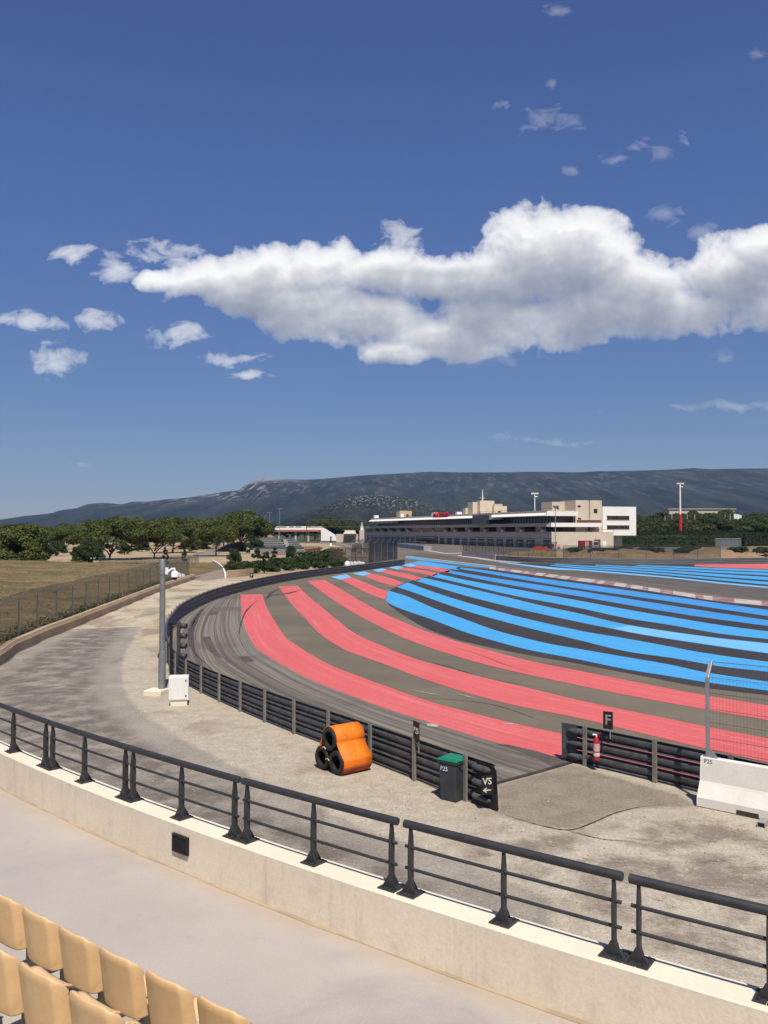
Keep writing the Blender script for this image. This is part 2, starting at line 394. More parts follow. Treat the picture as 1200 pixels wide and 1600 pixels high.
_cw = T.mix(T.math('MULTIPLY', T.ramp(T.noise(T.vec('MULTIPLY', _ob, (9, 9, 1.2)), 1, 5, .7), .56, .78), .35), _cw, (.78,.68,.53))
_cw = T.mix(T.math('MULTIPLY', T.ramp(T.noise(_ob, 26, 3, .6), .70, .76), .7), _cw, (.36,.29,.21))
T.put(_b.inputs['Base Color'], _cw)
M_cap = mat('wall_cap_concrete', (.74,.67,.52), (.70,.63,.485), .8, 6, .85, fine=.08, fines=25)
M_floor = mat('concourse_concrete', (.40,.355,.315), (.44,.39,.345), .5, 8, .85, big=(.34,.305,.28), bigs=.55, bigf=(.5,.75), fine=.12, fines=60, bump=.05, bscale=60)
T = NT(M_floor.node_tree); _b = T.n['Principled BSDF']; _src = _b.inputs['Base Color'].links[0].from_socket
_ob = T.new('ShaderNodeTexCoord').outputs['Object']; _d = T.vec('LENGTH', T.vec('MULTIPLY', T.vec('SUBTRACT', _ob, (33.786, 51.933, 0)), (1, 1, 0)))
_src = T.mix(T.math('MULTIPLY', T.ramp(T.noise(_ob, 3.2, 8, .72, .6), .54, .72), .4), _src, (.33,.295,.265))
_src = T.mix(T.math('MULTIPLY', T.ramp(T.noise(_ob, 55, 2, .5), .72, .78), .6), _src, (.25,.22,.19))
_k = T.math('SUBTRACT', 1, T.ramp(T.math('ADD', _d, T.math('MULTIPLY', T.math('SUBTRACT', T.noise(_ob, 1.6, 6, .7), .5), .55)), 55.70, 56.0))
T.put(_b.inputs['Base Color'], T.mix(T.math('MULTIPLY', _k, .5), _src, (.40,.30,.20)))
M_tier = mat('tier_concrete', (.42,.38,.31), (.48,.43,.35), .9, 6, .9, fine=.15)
M_tanwall = mat('tan_kerb_wall', (.43,.32,.205), (.37,.27,.17), .5, 8, .9, bump=.15, bscale=20, fine=.15, fines=20, c3=(.28,.2,.13), s3=1.1, f3=(.6,.8))
M_rail = mat('anthracite_paint', (.030,.031,.033), (.038,.038,.04), 8, 4, .55, bump=.06, bscale=200, spec=.4)
M_galv = mat('dark_galvanised_steel', (.095,.096,.098), (.062,.063,.066), 3, 6, .55, metal=.15, c3=(.17,.165,.155), s3=7, f3=(.56,.8), spec=.4, big=(.05,.05,.052), bigs=.7, bigf=(.5,.75))
M_post = mat('weathered_galvanised_post', (.27,.25,.215), (.21,.195,.17), 5, 5, .7, metal=.25, c3=(.16,.13,.10), s3=9, f3=(.6,.8))
M_fpost = mat('grey_fence_post', (.24,.25,.26), (.19,.20,.21), 4, 4, .6, metal=.4)
M_seat = mat('sand_plastic', (.72,.48,.245), (.66,.43,.21), 5, 6, .45, spec=.42, fine=.06, fines=60, c3=(.56,.35,.165), s3=9, f3=(.58,.85), big=(.63,.405,.195), bigs=2.2, bigf=(.5,.75))
M_black2 = mat('black_plate', (.012,.011,.012), (.02,.019,.019), 6, 4, .5)
M_letter = mat('pale_lettering', (.62,.6,.52), (.52,.5,.44), 10, 4, .7)
M_lettergrey = mat('grey_lettering', (.30,.28,.24), (.25,.235,.2), 10, 4, .7)
M_orange = mat('orange_belt_rubber', (.80,.20,.012), (.72,.165,.012), 2.5, 6, .6, c3=(.50,.11,.02), s3=7, f3=(.58,.78), bump=.35, bscale=7, big=(.66,.13,.01), bigs=1.6, bigf=(.5,.7), fine=.12, fines=30)
M_orangedirtshade = mat('dirty_shaded_orange_rubber', (.42,.095,.02), (.30,.06,.02), 4, 6, .7)  # low band of the belt: dirt, plus shade under the curve painted in
M_tyre = mat('tyre_rubber', (.018,.017,.017), (.032,.03,.028), 5, 5, .65)
M_rope = mat('pale_rope', (.62,.55,.32), (.5,.45,.28), 20, 3, .9)
M_bin = mat('dark_bin_plastic', (.030,.034,.040), (.042,.046,.052), 4, 4, .55, spec=.4, c3=(.09,.085,.08), s3=14, f3=(.6,.75), big=(.06,.06,.058), bigs=3, bigf=(.55,.75))
M_lid = mat('green_lid_plastic', (.010,.20,.115), (.012,.165,.095), 4, 4, .45, spec=.4)
M_pole = mat('galvanised_pole', (.25,.26,.255), (.20,.21,.205), 4, 5, .55, metal=.4)
M_whitebox = mat('white_enamel', (.76,.74,.68), (.71,.69,.63), 2, 4, .5, stretch=(6,6,.8), c3=(.55,.49,.40), s3=1.2, f3=(.6,.8))
M_whiteplastic = mat('white_plastic', (.82,.82,.83), (.74,.75,.77), 2, 3, .45)
M_barrier = mat('white_concrete_barrier', (.76,.71,.63), (.70,.655,.58), 1.5, 7, .85, big=(.58,.53,.46), bigs=1.1, bigf=(.52,.8), fine=.08, fines=30, bump=.05, bscale=30)
M_steel = mat('bright_galvanised', (.42,.43,.44), (.34,.35,.36), 4, 4, .45, metal=.6)
M_wire = mat('dark_wire', (.06,.055,.055), (.08,.075,.07), 5, 2, .6, metal=.4)
M_redext = mat('extinguisher_red', (.36,.012,.022), (.42,.02,.03), 4, 3, .35, spec=.5)
M_grass = mat('dry_grass', (.145,.10,.042), (.205,.145,.062), .35, 8, .95, bump=.8, bscale=6, big=(.105,.09,.035), bigs=.16, bigf=(.45,.62), fine=.75, fines=3.5, c3=(.33,.25,.13), s3=1.5, f3=(.6,.75))
M_sand = mat('pale_sandy_ground', (.40,.30,.185), (.33,.25,.15), .08, 8, .95, big=(.26,.19,.11), bigs=.04, bigf=(.5,.7), fine=.3, fines=3)
M_soil = mat('reddish_dirt', (.30,.20,.115), (.24,.155,.085), .2, 6, .95, big=(.17,.13,.06), bigs=.12)
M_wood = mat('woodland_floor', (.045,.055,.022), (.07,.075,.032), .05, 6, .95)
M_bark = mat('pine_bark', (.075,.05,.035), (.11,.08,.06), 3, 5, .9)
M_leaf = leaf_mat('pine_needles', (.030,.050,.012), (.105,.128,.026), (.17,.18,.05), .3)
M_leafdark = leaf_mat('dark_needles', (.026,.046,.014), (.078,.098,.026), (.14,.15,.045), .2)
M_leafbush = leaf_mat('bush_leaves', (.026,.048,.015), (.052,.080,.025), (.085,.11,.035), .6)
M_hedge = leaf_mat('hedge_leaves', (.014,.028,.011), (.026,.045,.016), (.045,.062,.022), .6)
M_dry = leaf_mat('dry_stalks', (.22,.16,.07), (.30,.22,.10), (.12,.11,.045), .2)
M_chain = chain_mat('chain_link', (.035,.042,.046), .06, .27)
M_chaindark = chain_mat('dark_mesh', (.02,.021,.022), .07, .6, .6, .3, False)

# ================================================================== SETTING: ground, roads, track, hills
rnd = random.Random(7)
b = MB(); b.sheet([(-9000,-300,0),(9000,-300,0),(9000,12000,0),(-9000,12000,0)]); struct(b.build('ground', M_sand))
def sheet(name, px, m, z, extra=None):
    b = MB(); b.sheet([p if len(p) == 3 else tuple(P(*p, z)) for p in px]); return struct(b.build(name, m))
def wsheet(name, pts, m, z):
    b = MB(); b.sheet([(x, y, z) for x, y in pts]); return struct(b.build(name, m))
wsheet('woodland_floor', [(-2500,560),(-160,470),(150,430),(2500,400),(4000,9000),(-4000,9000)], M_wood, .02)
# guard rail line (top edge read at 1.0 m)
GR_TOP = [(769,1195),(740,1186),(655,1158),(585,1135),(517,1113),(460,1095),(421,1082),(382,1068),(349,1055.5),(320,1044),(297,1034),(277,1023),(263,1006),(258,988),(260,971),(270,956),(285,942),(321,925),(360,913.5),(410,902.5),(460,894),(510,887.5),(560,882.5),(632,874)]
GR = [Vector((p.x, p.y, 0)) for p in (P(x, y, 1.0) for x, y in GR_TOP)]
GR_PATH = spline(GR, 170)
GRR_TOP = [(879,1128),(916,1134),(1025,1155.6),(1105,1172),(1200,1192)]
GRR = [Vector((p.x, p.y, 0)) for p in (P(x, y, 1.05) for x, y in GRR_TOP)]
FAR_B = [(775,875.5),(815,878),(860,879.5),(930,880.5),(1000,881),(1060,881),(1130,880.3),(1200,879),(1300,876.5)]
FAR = [P(*q) for q in FAR_B]
# asphalt inside the barriers
inner = [(q.x, q.y) for q in GR_PATH]
poly = inner+[(q.x, q.y) for q in (P(600,868),P(566,863),P(530,851.5),P(503,846.5),P(500,841.5),P(512,842.2),P(540,844.2),P(581,848.2),P(632,855.8),P(666,860.4),P(700,861.5),P(760,864),P(775,867))]
poly += [(q.x+0, q.y+1.5) for q in FAR]+[(110,150),(75,40),(30,12)]+[(q.x, q.y) for q in (GRR[-1], GRR[2], GRR[1], GRR[0])]+[(P(884,1193).x, P(884,1193).y), (P(830,1209).x, P(830,1209).y), (P(776,1225).x, P(776,1225).y)]
wsheet('runoff_area', poly, M_runoff, .010)
# one apron sheet between stand, guard rails and fence; masks say which surfacing lies where
def sdist(px, py, poly):
    x, y = px, py; n = len(poly); ins = np.zeros(x.shape, bool); dm = np.full(x.shape, 1e9)
    for i in range(n):
        x1, y1 = poly[i]; x2, y2 = poly[(i+1) % n]; dx, dy = x2-x1, y2-y1
        t = np.clip(((x-x1)*dx+(y-y1)*dy)/(dx*dx+dy*dy+1e-12), 0, 1); dm = np.minimum(dm, np.hypot(x-x1-t*dx, y-y1-t*dy))
        if y1 != y2: ins ^= ((y1 > y) != (y2 > y)) & (x < (x2-x1)*(y-y1)/(y2-y1)+x1)
    return np.where(ins, dm, -dm)
def wpoly(px): return [(P(x, y).x, P(x, y).y) for x, y in px]
pol_pale = wpoly([(112,983),(150,967),(200,946),(250,925),(302,906),(352,904),(400,908),(372,912),(330,925),(290,943),(268,961),(258,985),(253,1003),(236,1010),(222,1000),(222,979)])
pol_road = wpoly([(-60,1066),(0,1040),(25,1021),(50,1009),(75,997),(115,981),(222,978.5),(212,992),(200,1012),(191,1035),(189,1058),(196,1085),(215,1108),(245,1130),(300,1165),(380,1205),(470,1250),(560,1290),(700,1340),(860,1400),(860,1480),(600,1470),(-60,1290)])
pol_dust = wpoly([(1110,1272),(1060,1285),(1000,1280),(930,1295),(880,1305),(800,1295),(720,1320),(740,1345),(860,1400),(1000,1470),(1300,1560),(1500,1400),(1400,1330)])
pol_tar = wpoly([(775,1226),(830,1212),(897,1193),(930,1206),(1000,1226),(1060,1243),(1095,1262),(1000,1262),(960,1272),(925,1287),(890,1297),(850,1292),(800,1279),(773,1266)])
def apron():
    ya = np.concatenate([np.arange(4, 40, .3), np.arange(40, 115, .6)]); xa = np.concatenate([np.arange(-44, -20, .6), np.arange(-20, 14, .3), np.arange(14, 40, 1.0)])
    Xg, Yg = np.meshgrid(xa, ya); nx, ny = len(xa), len(ya)
    me = bpy.data.meshes.new('apron'); idx = np.arange(nx*ny).reshape(ny, nx)
    quads = np.stack([idx[:-1, :-1], idx[:-1, 1:], idx[1:, 1:], idx[1:, :-1]], -1).reshape(-1, 4)
    gpoly = [(-60,-20),(70,-20),(70,24),(8,24),(-8,40),(-16,60),(-15.2,80),(-13,100),(-10,112),(-26,113),(-24,105),(-30,60),(-60,40)]
    inside = sdist(Xg, Yg, gpoly).ravel() > 0
    quads = quads[inside[quads].all(1)]
    me.from_pydata(np.stack([Xg.ravel(), Yg.ravel(), np.full(nx*ny, .006)], 1).tolist(), [], quads.tolist())
    for nm, pl in (('pale', pol_pale), ('road', pol_road), ('dust', pol_dust), ('tar', pol_tar)):
        at = me.attributes.new(nm, 'FLOAT', 'POINT'); at.data.foreach_set('value', sdist(Xg, Yg, pl).ravel().astype(np.float32))
    m = bpy.data.materials.new('apron_surfacing'); m.use_nodes = True; T = NT(m.node_tree); bs = T.n['Principled BSDF']; bs.inputs['Roughness'].default_value = .93; bs.inputs['Specular IOR Level'].default_value = .2
    ob = T.new('ShaderNodeTexCoord').outputs['Object']
    def attr(n): return T.new('ShaderNodeAttribute', attribute_name=n).outputs['Fac']
    nA, nB = T.noise(ob, 1.1, 6, .65), T.noise(ob, 5, 5, .7)
    def edge(n, amp, soft): return T.ramp(T.math('ADD', attr(n), T.math('ADD', T.math('MULTIPLY', T.math('SUBTRACT', nA, .5), amp), T.math('MULTIPLY', T.math('SUBTRACT', nB, .5), amp*.6))), -soft, soft)
    def two(c1, c2, sc_, lo, hi, d=7): return T.mix(T.ramp(T.noise(ob, sc_, d, .65), lo, hi), c1, c2)
    gravel = T.mix(T.ramp(T.noise(ob, .3, 5, .6, .5), .5, .75), two((.365,.315,.24), (.445,.385,.30), 2.5, .35, .65), (.27,.22,.16))
    gravel = T.mix(T.math('MULTIPLY', T.ramp(T.noise(ob, .55, 4, .6), .6, .75), .6), gravel, (.26,.16,.095))
    road = two((.26,.228,.188), (.32,.282,.234), .5, .35, .65)
    road = T.mix(T.math('MULTIPLY', T.ramp(T.noise(T.vec('MULTIPLY', ob, (.5, .16, 1)), 1, 6, .65, .8), .5, .7), .5), road, (.125,.104,.084))
    road = T.mix(T.math('MULTIPLY', T.ramp(T.noise(T.vec('MULTIPLY', ob, (.35, .12, 1)), 1.7, 6, .6, .5), .56, .72), .6), road, (.32,.27,.205))
    lane = T.math('MULTIPLY', T.ramp(attr('road'), .4, 1.6), T.math('SUBTRACT', 1, T.ramp(attr('road'), 2.6, 4.6)))
    road = T.mix(T.math('MULTIPLY', T.math('MULTIPLY', lane, T.ramp(nA, .32, .62)), .75), road, (.10,.082,.066))
    pale = two((.50,.43,.315), (.40,.335,.24), .4, .35, .65)
    pale = T.mix(T.ramp(T.noise(T.vec('MULTIPLY', ob, (.3, .16, 1)), 1, 6, .65, .4), .50, .60), pale, (.285,.235,.17))
    dust = two((.22,.18,.14), (.44,.385,.30), .75, .38, .62)
    dust = T.mix(T.math('MULTIPLY', T.ramp(T.noise(T.vec('MULTIPLY', ob, (.7, 1.6, 1)), .8, 6, .7, .6), .54, .70), .85), dust, (.13,.108,.088))
    dust = T.mix(T.math('MULTIPLY', T.ramp(T.noise(ob, 1.9, 5, .7), .60, .72), .7), dust, (.50,.44,.355))
    tar = two((.215,.18,.135), (.27,.225,.17), 1.4, .35, .65)
    col = T.mix(edge('road', .7, .14), gravel, road); col = T.mix(edge('pale', 1.2, .12), col, pale); col = T.mix(edge('dust', 2.2, .5), col, dust); col = T.mix(edge('tar', .5, .15), col, tar)
    f = T.noise(ob, 42, 4, .75); f2 = T.noise(ob, 14, 4, .7)
    col = T.mix(.5, col, T.mix(T.ramp(f, .28, .72, False), (.2,)*3, (1.8,)*3), 'MULTIPLY'); col = T.mix(.35, col, T.mix(T.ramp(f2, .3, .7, False), (.4,)*3, (1.6,)*3), 'MULTIPLY')
    T.put(bs.inputs['Base Color'], col); bn = T.new('ShaderNodeBump'); bn.inputs['Strength'].default_value = .5; bn.inputs['Distance'].default_value = .015; T.put(bn.inputs['Height'], f); T.l.new(bn.outputs[0], bs.inputs['Normal'])
    me.materials.append(m); o = bpy.data.objects.new('service_road', me); COL.objects.link(o); return struct(o)
apron()
def sheet(name, px, m, z):
    b = MB(); b.sheet([tuple(P(*p, z)) for p in px]); return struct(b.build(name, m))
def ribbon(name, pts, wd, m, z, n=40, taper=False):
    c = spline([P(*q) for q in pts], n); A = []; B = []
    for i, p in enumerate(c):
        k = wd*(1 if not taper else max(.12, math.sin(math.pi*(i+.5)/n)))*(.6+.8*rnd.random() if taper else 1); q = perp(tang(c, i))*k/2
        A.append(Vector((p.x+q.x, p.y+q.y, z))); B.append(Vector((p.x-q.x, p.y-q.y, z)))
    b = MB(); b.strip(A, B); return struct(b.build(name, m))
ribbon('dark_ground_strip', [(774,1225),(830,1210),(897,1191)], .16, M_dark, .022)  # gutter line across the gap between the rails
ribbon('ground_crack', [(775,1268),(800,1278),(850,1292),(890,1298),(925,1287),(960,1272),(1000,1262),(1040,1258)], .035, M_dark, .021, 60, True)
ribbon('ground_crack', [(888,1299),(940,1312),(990,1316)], .03, M_dark, .021, 40, True)
# ---- stripes
def stripe(name, A, B, m, z=.018, n=90, cross=2):
    a = spline([P(*q, z) for q in A], n); c = spline([P(*q, z) for q in B], n)
    b = MB(); b.strip(a, c, cross=cross); return struct(b.build(name, m))
R1o = [(376,929),(377,948),(381,976),(397.5,1007.5),(415,1022.5),(457.5,1047.5),(495,1066),(550,1087.5),(600,1106),(687,1133.5),(775,1160),(865,1181.5),(960,1203),(1100,1232),(1250,1260)]
R1i = [(410,928.5),(414,942),(421,957),(442,990),(452,1000),(480,1019),(520,1041),(560,1056),(600,1071),(675,1097),(750,1117),(812,1132),(877,1146),(970,1166),(1100,1192),(1250,1220)]
R2o = [(435,916.5),(452.5,940),(480,970),(502,992),(530,1010.5),(550,1020),(610,1041),(650,1056.5),(725,1081),(800,1101),(900,1121),(1000,1145),(1100,1169),(1250,1202)]
R2i = [(465,915),(478,928),(492,940),(525,967),(555,990),(597,1009),(637,1025),(700,1044),(775,1063),(850,1081),(900,1093),(975,1109),(1050,1124),(1097,1134),(1250,1163)]
R3o = [(480,908),(495,919),(510,930),(545,953),(580,972),(620,992),(650,1004),(687,1017),(750,1036),(825,1054),(900,1070),(1000,1090),(1095,1107),(1250,1134)]
R3i = [(507,906),(535,922),(565,940),(597,957),(635,974),(660,984),(707,1000),(750,1012),(825,1032),(900,1047),(975,1062),(1095,1085),(1250,1110)]
stripe('painted_stripe_red', R1o, R1i, M_red); stripe('painted_stripe_red', R2o, R2i, M_red); stripe('painted_stripe_red', R3o, R3i, M_red)
stripe('painted_stripe_red', [(532,905.5),(555,917),(575,927),(602,937)], [(549,901.5),(575,912),(590,918),(607,924)], M_red)
stripe('painted_stripe_red', [(568,899.5),(592,909),(617,916)], [(580,896.2),(607,902.5),(632,911)], M_red)
stripe('painted_stripe_red', [(592,893.5),(627,902),(652,907.5)], [(606,890.5),(637,897),(661,903.3)], M_red)
stripe('painted_stripe_red', [(621,889.5),(650,894.3),(677,900)], [(632,887),(662,891.3),(687,896)], M_red)
stripe('painted_stripe_red', [(642,885.8),(675,890.3),(698,895)], [(653,883.2),(682,886.6),(706,891)], M_red)
for A, B in (([(517,901),(532,905.8)],[(541,897.3),(549,901.5)]), ([(550,896),(568,900)],[(569,892.8),(580,896.3)]), ([(582,890.6),(592,893.8)],[(598,888),(606,890.7)]),
             ([(607,886.6),(621,890)],[(622,884.2),(632,887.2)]), ([(625,882.4),(642,886)],[(641,880.2),(653,883.4)])):
    stripe('painted_stripe_blue', A, B, M_blue2, n=6)
stripe('painted_stripe_blue', [(640,879.8),(660,883.4),(707,889.5),(716,890)], [(655,876.8),(675,879),(707,884),(720,886.5)], M_blue, n=30)
stripe('painted_stripe_blue', [(633,872),(660,875.5),(700,880),(740,884.5),(775,888)], [(634,869.6),(665,873.4),(700,877.6),(740,882.2),(775,886)], M_blue, n=40)
stripe('painted_stripe_white', [(634,869),(665,872.8),(700,876.9),(740,881.4),(775,885.2)], [(634,868.3),(665,872),(700,876.1),(740,880.6),(775,884.4)], M_white, n=40)
# the dark zone and its blue stripes
K1 = [(604,938),(607,944),(615,951),(637,966),(670,984),(712,999),(720,1001.5),(775,1014),(837,1026),(900,1037),(1000,1056),(1095,1074),(1200,1087),(1300,1099)]
KERBB = [(1300,962),(1200,947.5),(1125,940),(1050,929),(975,917.5),(900,907.5),(812,895.5),(765,889),(718,885.5),(700,891)]
zone = [(660,903.3),(631,911),(607,923),(600.5,931)]
wsheet('dark_runoff_zone', [(q.x, q.y) for q in spline([P(*q) for q in K1], 80)]+[(P(*q).x, P(*q).y) for q in KERBB]+[(P(*q).x, P(*q).y) for q in zone], M_black, .014)
B1o = [(603,938),(612,945),(637,955),(675,968),(725,987),(775,1002),(825,1015),(900,1029.5),(975,1045),(1050,1057),(1097,1065),(1200,1079),(1300,1092)]
B1i = [(607,922.5),(620,926.5),(637,932),(675,949),(725,967),(775,985),(850,1004),(900,1013),(975,1026),(1050,1039),(1100,1050),(1200,1065),(1300,1078)]
B2o = [(620,917),(650,927),(700,945),(750,961),(825,981),(900,999),(975,1017),(1050,1028),(1125,1041),(1200,1049.5),(1300,1061)]
B2i = [(637,910),(675,924),(725,940),(800,961),(900,984),(975,997),(1035,1008),(1100,1020),(1200,1034),(1300,1046)]
B3o = [(647,907),(675,915),(725,930),(800,949),(900,971),(950,981),(1000,991),(1075,1003),(1200,1021),(1300,1033)]
B3i = [(664,903),(700,911.5),(775,929),(850,947),(900,957.5),(975,975),(1050,987),(1125,997),(1200,1005),(1300,1016)]
B4o = [(672,900),(725,912.5),(800,930),(900,949),(975,965),(1050,977),(1125,990),(1200,998.5),(1300,1009)]
B4i = [(682,896),(725,905.5),(800,919.5),(900,937.5),(975,951.5),(1050,964.3),(1125,976.5),(1200,986.5),(1300,997)]
B5o = [(693,893.5),(750,905),(825,919),(900,931),(1050,957),(1200,978),(1300,990)]
B5i = [(701,891),(750,899.5),(825,911),(900,922.5),(1050,946.3),(1200,969),(1300,981)]
B6o = [(712,888),(750,894),(825,907),(900,919),(1050,940.3),(1200,962.7),(1300,975)]
B6i = [(716,886.2),(750,890),(825,901),(900,911),(1050,932),(1200,953),(1300,966)]
for A, B, m in ((B1o,B1i,M_blue),(B2o,B2i,M_blue),(B3o,B3i,M_blue),(B4o,B4i,M_blue),(B5o,B5i,M_blue3),(B6o,B6i,M_blue3)):
    stripe('painted_stripe_blue', A, B, m)
stripe('painted_stripe_pale_blue', [(957,982),(1000,990.5),(1075,1002.3),(1200,1020.3),(1300,1032)], [(984,977.2),(1050,987.7),(1125,997.8),(1200,1005.7),(1300,1017)], M_blue2, .022)
# kerb between the dark zone and the racing line: low ramped blocks in pale red and white
ko = spline([P(*q) for q in [(765,889),(812,895.5),(900,907.5),(975,917.5),(1050,929),(1125,940),(1200,947.5),(1300,962)]], 57)
ki = spline([P(*q) for q in [(765,886.5),(812,892),(900,902.7),(975,912.5),(1050,924),(1125,934),(1200,941),(1300,954)]], 57)
kb = MB()
for i in range(56):
    mi = (0,0,1,0,0,1,1,0,0,0,1,0,1,1,0,0,1)[i % 17]
    a0, a1, c0_, c1_ = [Vector((q.x, q.y, z)) for q, z in ((ko[i],.02),(ko[i+1],.02),(ki[i],.06),(ki[i+1],.06))]
    d0, d1 = Vector((c0_.x, c0_.y, .012)), Vector((c1_.x, c1_.y, .012))
    kb.add([a0, a1, c1_, c0_], [(0,1,2,3)], mi); kb.add([c0_, c1_, d1, d0], [(0,1,2,3)], mi)
struct(kb.build('kerb', [M_white, M_kerbred]))
# racing line beyond the kerb, rubbered and dark
M_rub = bpy.data.materials.new('rubbered_track'); M_rub.use_nodes = True; T = NT(M_rub.node_tree); bs = T.n['Principled BSDF']; bs.inputs['Roughness'].default_value = .8; bs.inputs['Specular IOR Level'].default_value = .25
tcn = T.new('ShaderNodeTexCoord')
q = T.vec('ADD', tcn.outputs['UV'], T.vec('MULTIPLY', T.vec('SUBTRACT', T.new('ShaderNodeTexNoise').outputs['Color'], (.5,.5,.5)), (0, .0, 0)))
colr = T.mix(T.ramp(T.noise(T.vec('MULTIPLY', q, (.02, .9, 1)), 1, 6, .7), .35, .65), (.15,.128,.105), (.075,.066,.06))
colr = T.mix(T.math('MULTIPLY', T.ramp(T.noise(T.vec('MULTIPLY', q, (.18, .55, 1)), 1, 5, .7, 1.5), .5, .68), .8), colr, (.045,.04,.038))
T.put(bs.inputs['Base Color'], colr)
tA = [(640,868),(700,875),(775,883.5),(850,892),(900,899.5),(975,909),(1050,920),(1125,930),(1200,937),(1300,950)]
tB = [(655,864),(700,868.5),(775,877.5),(850,886.5),(900,891),(975,897.5),(1050,904),(1125,912.5),(1200,919),(1300,928)]
stripe('racing_track', tA, tB, M_rub, .015, 80, 4)
FS = [  # far stripes: (outer line, inner line, paint)
 ([(780,878.6),(860,889),(900,891),(975,897.3),(1050,903.6),(1125,911.8),(1200,918.6),(1300,927)], [(780,877.8),(860,886),(900,889),(975,895),(1050,901.6),(1125,909.6),(1200,916.4),(1300,925)], M_blue2),
 ([(860,883.6),(900,887.6),(975,893),(1050,899.2),(1125,906.6),(1200,913.5),(1300,922)], [(860,882.6),(900,885.6),(975,890.6),(1050,896.6),(1125,903.2),(1200,909.2),(1300,917)], M_blue),
 ([(865,882),(900,884.5),(975,889.2),(1050,894.8),(1125,901),(1200,906.3),(1300,913)], [(870,881),(900,882.9),(975,887),(1050,892),(1125,897),(1200,901.5),(1300,907.5)], M_blue),
 ([(930,883.6),(975,886),(1050,890.4),(1125,895),(1200,899),(1300,904.5)], [(930,882.4),(975,884.2),(1050,888),(1125,892),(1200,895.2),(1300,900)], M_blue),
 ([(990,884),(1050,886.8),(1125,890.6),(1200,893.7),(1300,898)], [(1000,882.9),(1050,884.6),(1125,887.6),(1200,890.3),(1300,893.6)], M_blue),
]
wsheet('far_dark_runoff_zone', [(P(*q).x, P(*q).y) for q in [(790,879.5),(860,889),(975,897),(1125,911.5),(1300,926),(1300,877.5),(1200,880),(1130,881.3),(1000,882),(860,880.5)]], M_black, .016)
for A, B, m in FS: stripe('painted_stripe_blue', A, B, m, .02, 50, 1)
stripe('painted_stripe_red', [(1085,884.8),(1125,886.8),(1200,889.4),(1300,893)], [(1085,882),(1125,881.6),(1200,880.8),(1300,878.5)], M_red, .02, 30, 1)
# rubbered strip along the guard rail: tyre streaks follow the bend
M_streak = bpy.data.materials.new('tyre_streaked_asphalt'); M_streak.use_nodes = True; T = NT(M_streak.node_tree); bs = T.n['Principled BSDF']; bs.inputs['Roughness'].default_value = .85; bs.inputs['Specular IOR Level'].default_value = .25
tcn = T.new('ShaderNodeTexCoord'); q = tcn.outputs['UV']
s1 = T.noise(T.vec('MULTIPLY', q, (.018, 2.2, 1)), 1, 7, .72, .2)
colr = T.mix(T.ramp(s1, .38, .62), (.24,.205,.165), (.088,.076,.066))
s2 = T.noise(T.vec('MULTIPLY', q, (.03, 5.5, 1)), 1, 3, .6, .3)
colr = T.mix(T.math('MULTIPLY', T.ramp(s2, .56, .66), .75), colr, (.06,.052,.047))
s3 = T.noise(T.vec('MULTIPLY', q, (.035, 4.2, 1)), 1.3, 3, .6, .3)
colr = T.mix(T.math('MULTIPLY', T.ramp(s3, .6, .7), .6), colr, (.32,.275,.225))
colr = T.mix(T.math('MULTIPLY', T.ramp(T.noise(tcn.outputs['Object'], .12, 4, .6), .5, .66), .55), colr, (.095,.08,.07))
fz = T.noise(tcn.outputs['Object'], 25, 4, .7)
T.put(bs.inputs['Base Color'], T.mix(.35, colr, T.mix(T.ramp(fz, .3, .7, False), (.4,)*3, (1.6,)*3), 'MULTIPLY'))
ga = [Vector((p.x, p.y, .014)) for p in spline(GR[:18]+[P(361,926)], 120)]
ga = [Vector((p.x, p.y, .014)) for p in spline([GRR[4], GRR[3], GRR[2], GRR[1], P(884,1194), P(830,1210), P(776,1224)]+GR[1:19], 150)]
gb = [Vector((p.x, p.y, .014)) for p in spline([P(*q) for q in reversed(R1o)]+[P(377,920)], 150)]
b = MB(); b.strip(gb, ga, cross=12); struct(b.build('tyre_streaked_strip', M_streak))
M_patch = mat('dark_asphalt_patch', (.075,.064,.056), (.10,.086,.075), 1.5, 5, .9, fine=.3, fines=30)
for pp in ([(315,995),(328,994.5),(336,1012),(348,1028),(338,1027),(324,1014)], [(372,1025.5),(388,1025),(398,1033),(384,1035)], [(329,956),(341,955),(339,960),(327,961)],
           [(775,1163),(790,1162.6),(835,1172.5),(884,1187.5),(884,1194),(860,1196),(840,1184),(800,1170)], [(690,1163),(712,1165),(735,1172),(720,1172)][:0] or [(383,1075),(415,1076),(440,1088),(405,1080)]):
    b = MB(); b.sheet([tuple(P(x, y, .019)) for x, y in pp]); struct(b.build('asphalt_patch', M_patch))
M_mark = mat('tyre_mark_rubber', (.055,.045,.042), (.075,.06,.055), 2, 4, .9)
for pts, wd in (([(405,937),(392,947),(382,960),(374,985),(376,1000)], .16), ([(330,942),(318,952),(306,970),(300,992),(305,1020),(330,1045)], .2), ([(320,945),(300,975),(296,1005),(310,1030)], .18),
                ([(412,934),(430,930),(447,928),(470,922)], .5), ([(415,938),(425,926),(440,920),(455,918)], .35),
                ([(700,1010),(745,1022),(800,1043),(850,1055)], .05), ([(640,1027),(700,1042),(760,1060),(860,1078)], .06), ([(640,1089),(760,1100),(850,1128)], .04)):
    ribbon('tyre_mark', pts, wd, M_mark, .0235, 50, True)
M_scuff = mat('white_scuff', (.45,.41,.35), (.36,.32,.27), 3, 5, .9)
for pts, wd in (([(664,1132),(672,1133),(683,1137)], .35), ([(640,1078),(665,1083),(692,1088)], .07), ([(712,1084),(735,1090),(750,1093)], .07), ([(785,1132),(800,1132),(810,1133)], .14),
                ):
    ribbon('scuff_mark', pts, wd, M_scuff, .025, 30, True)
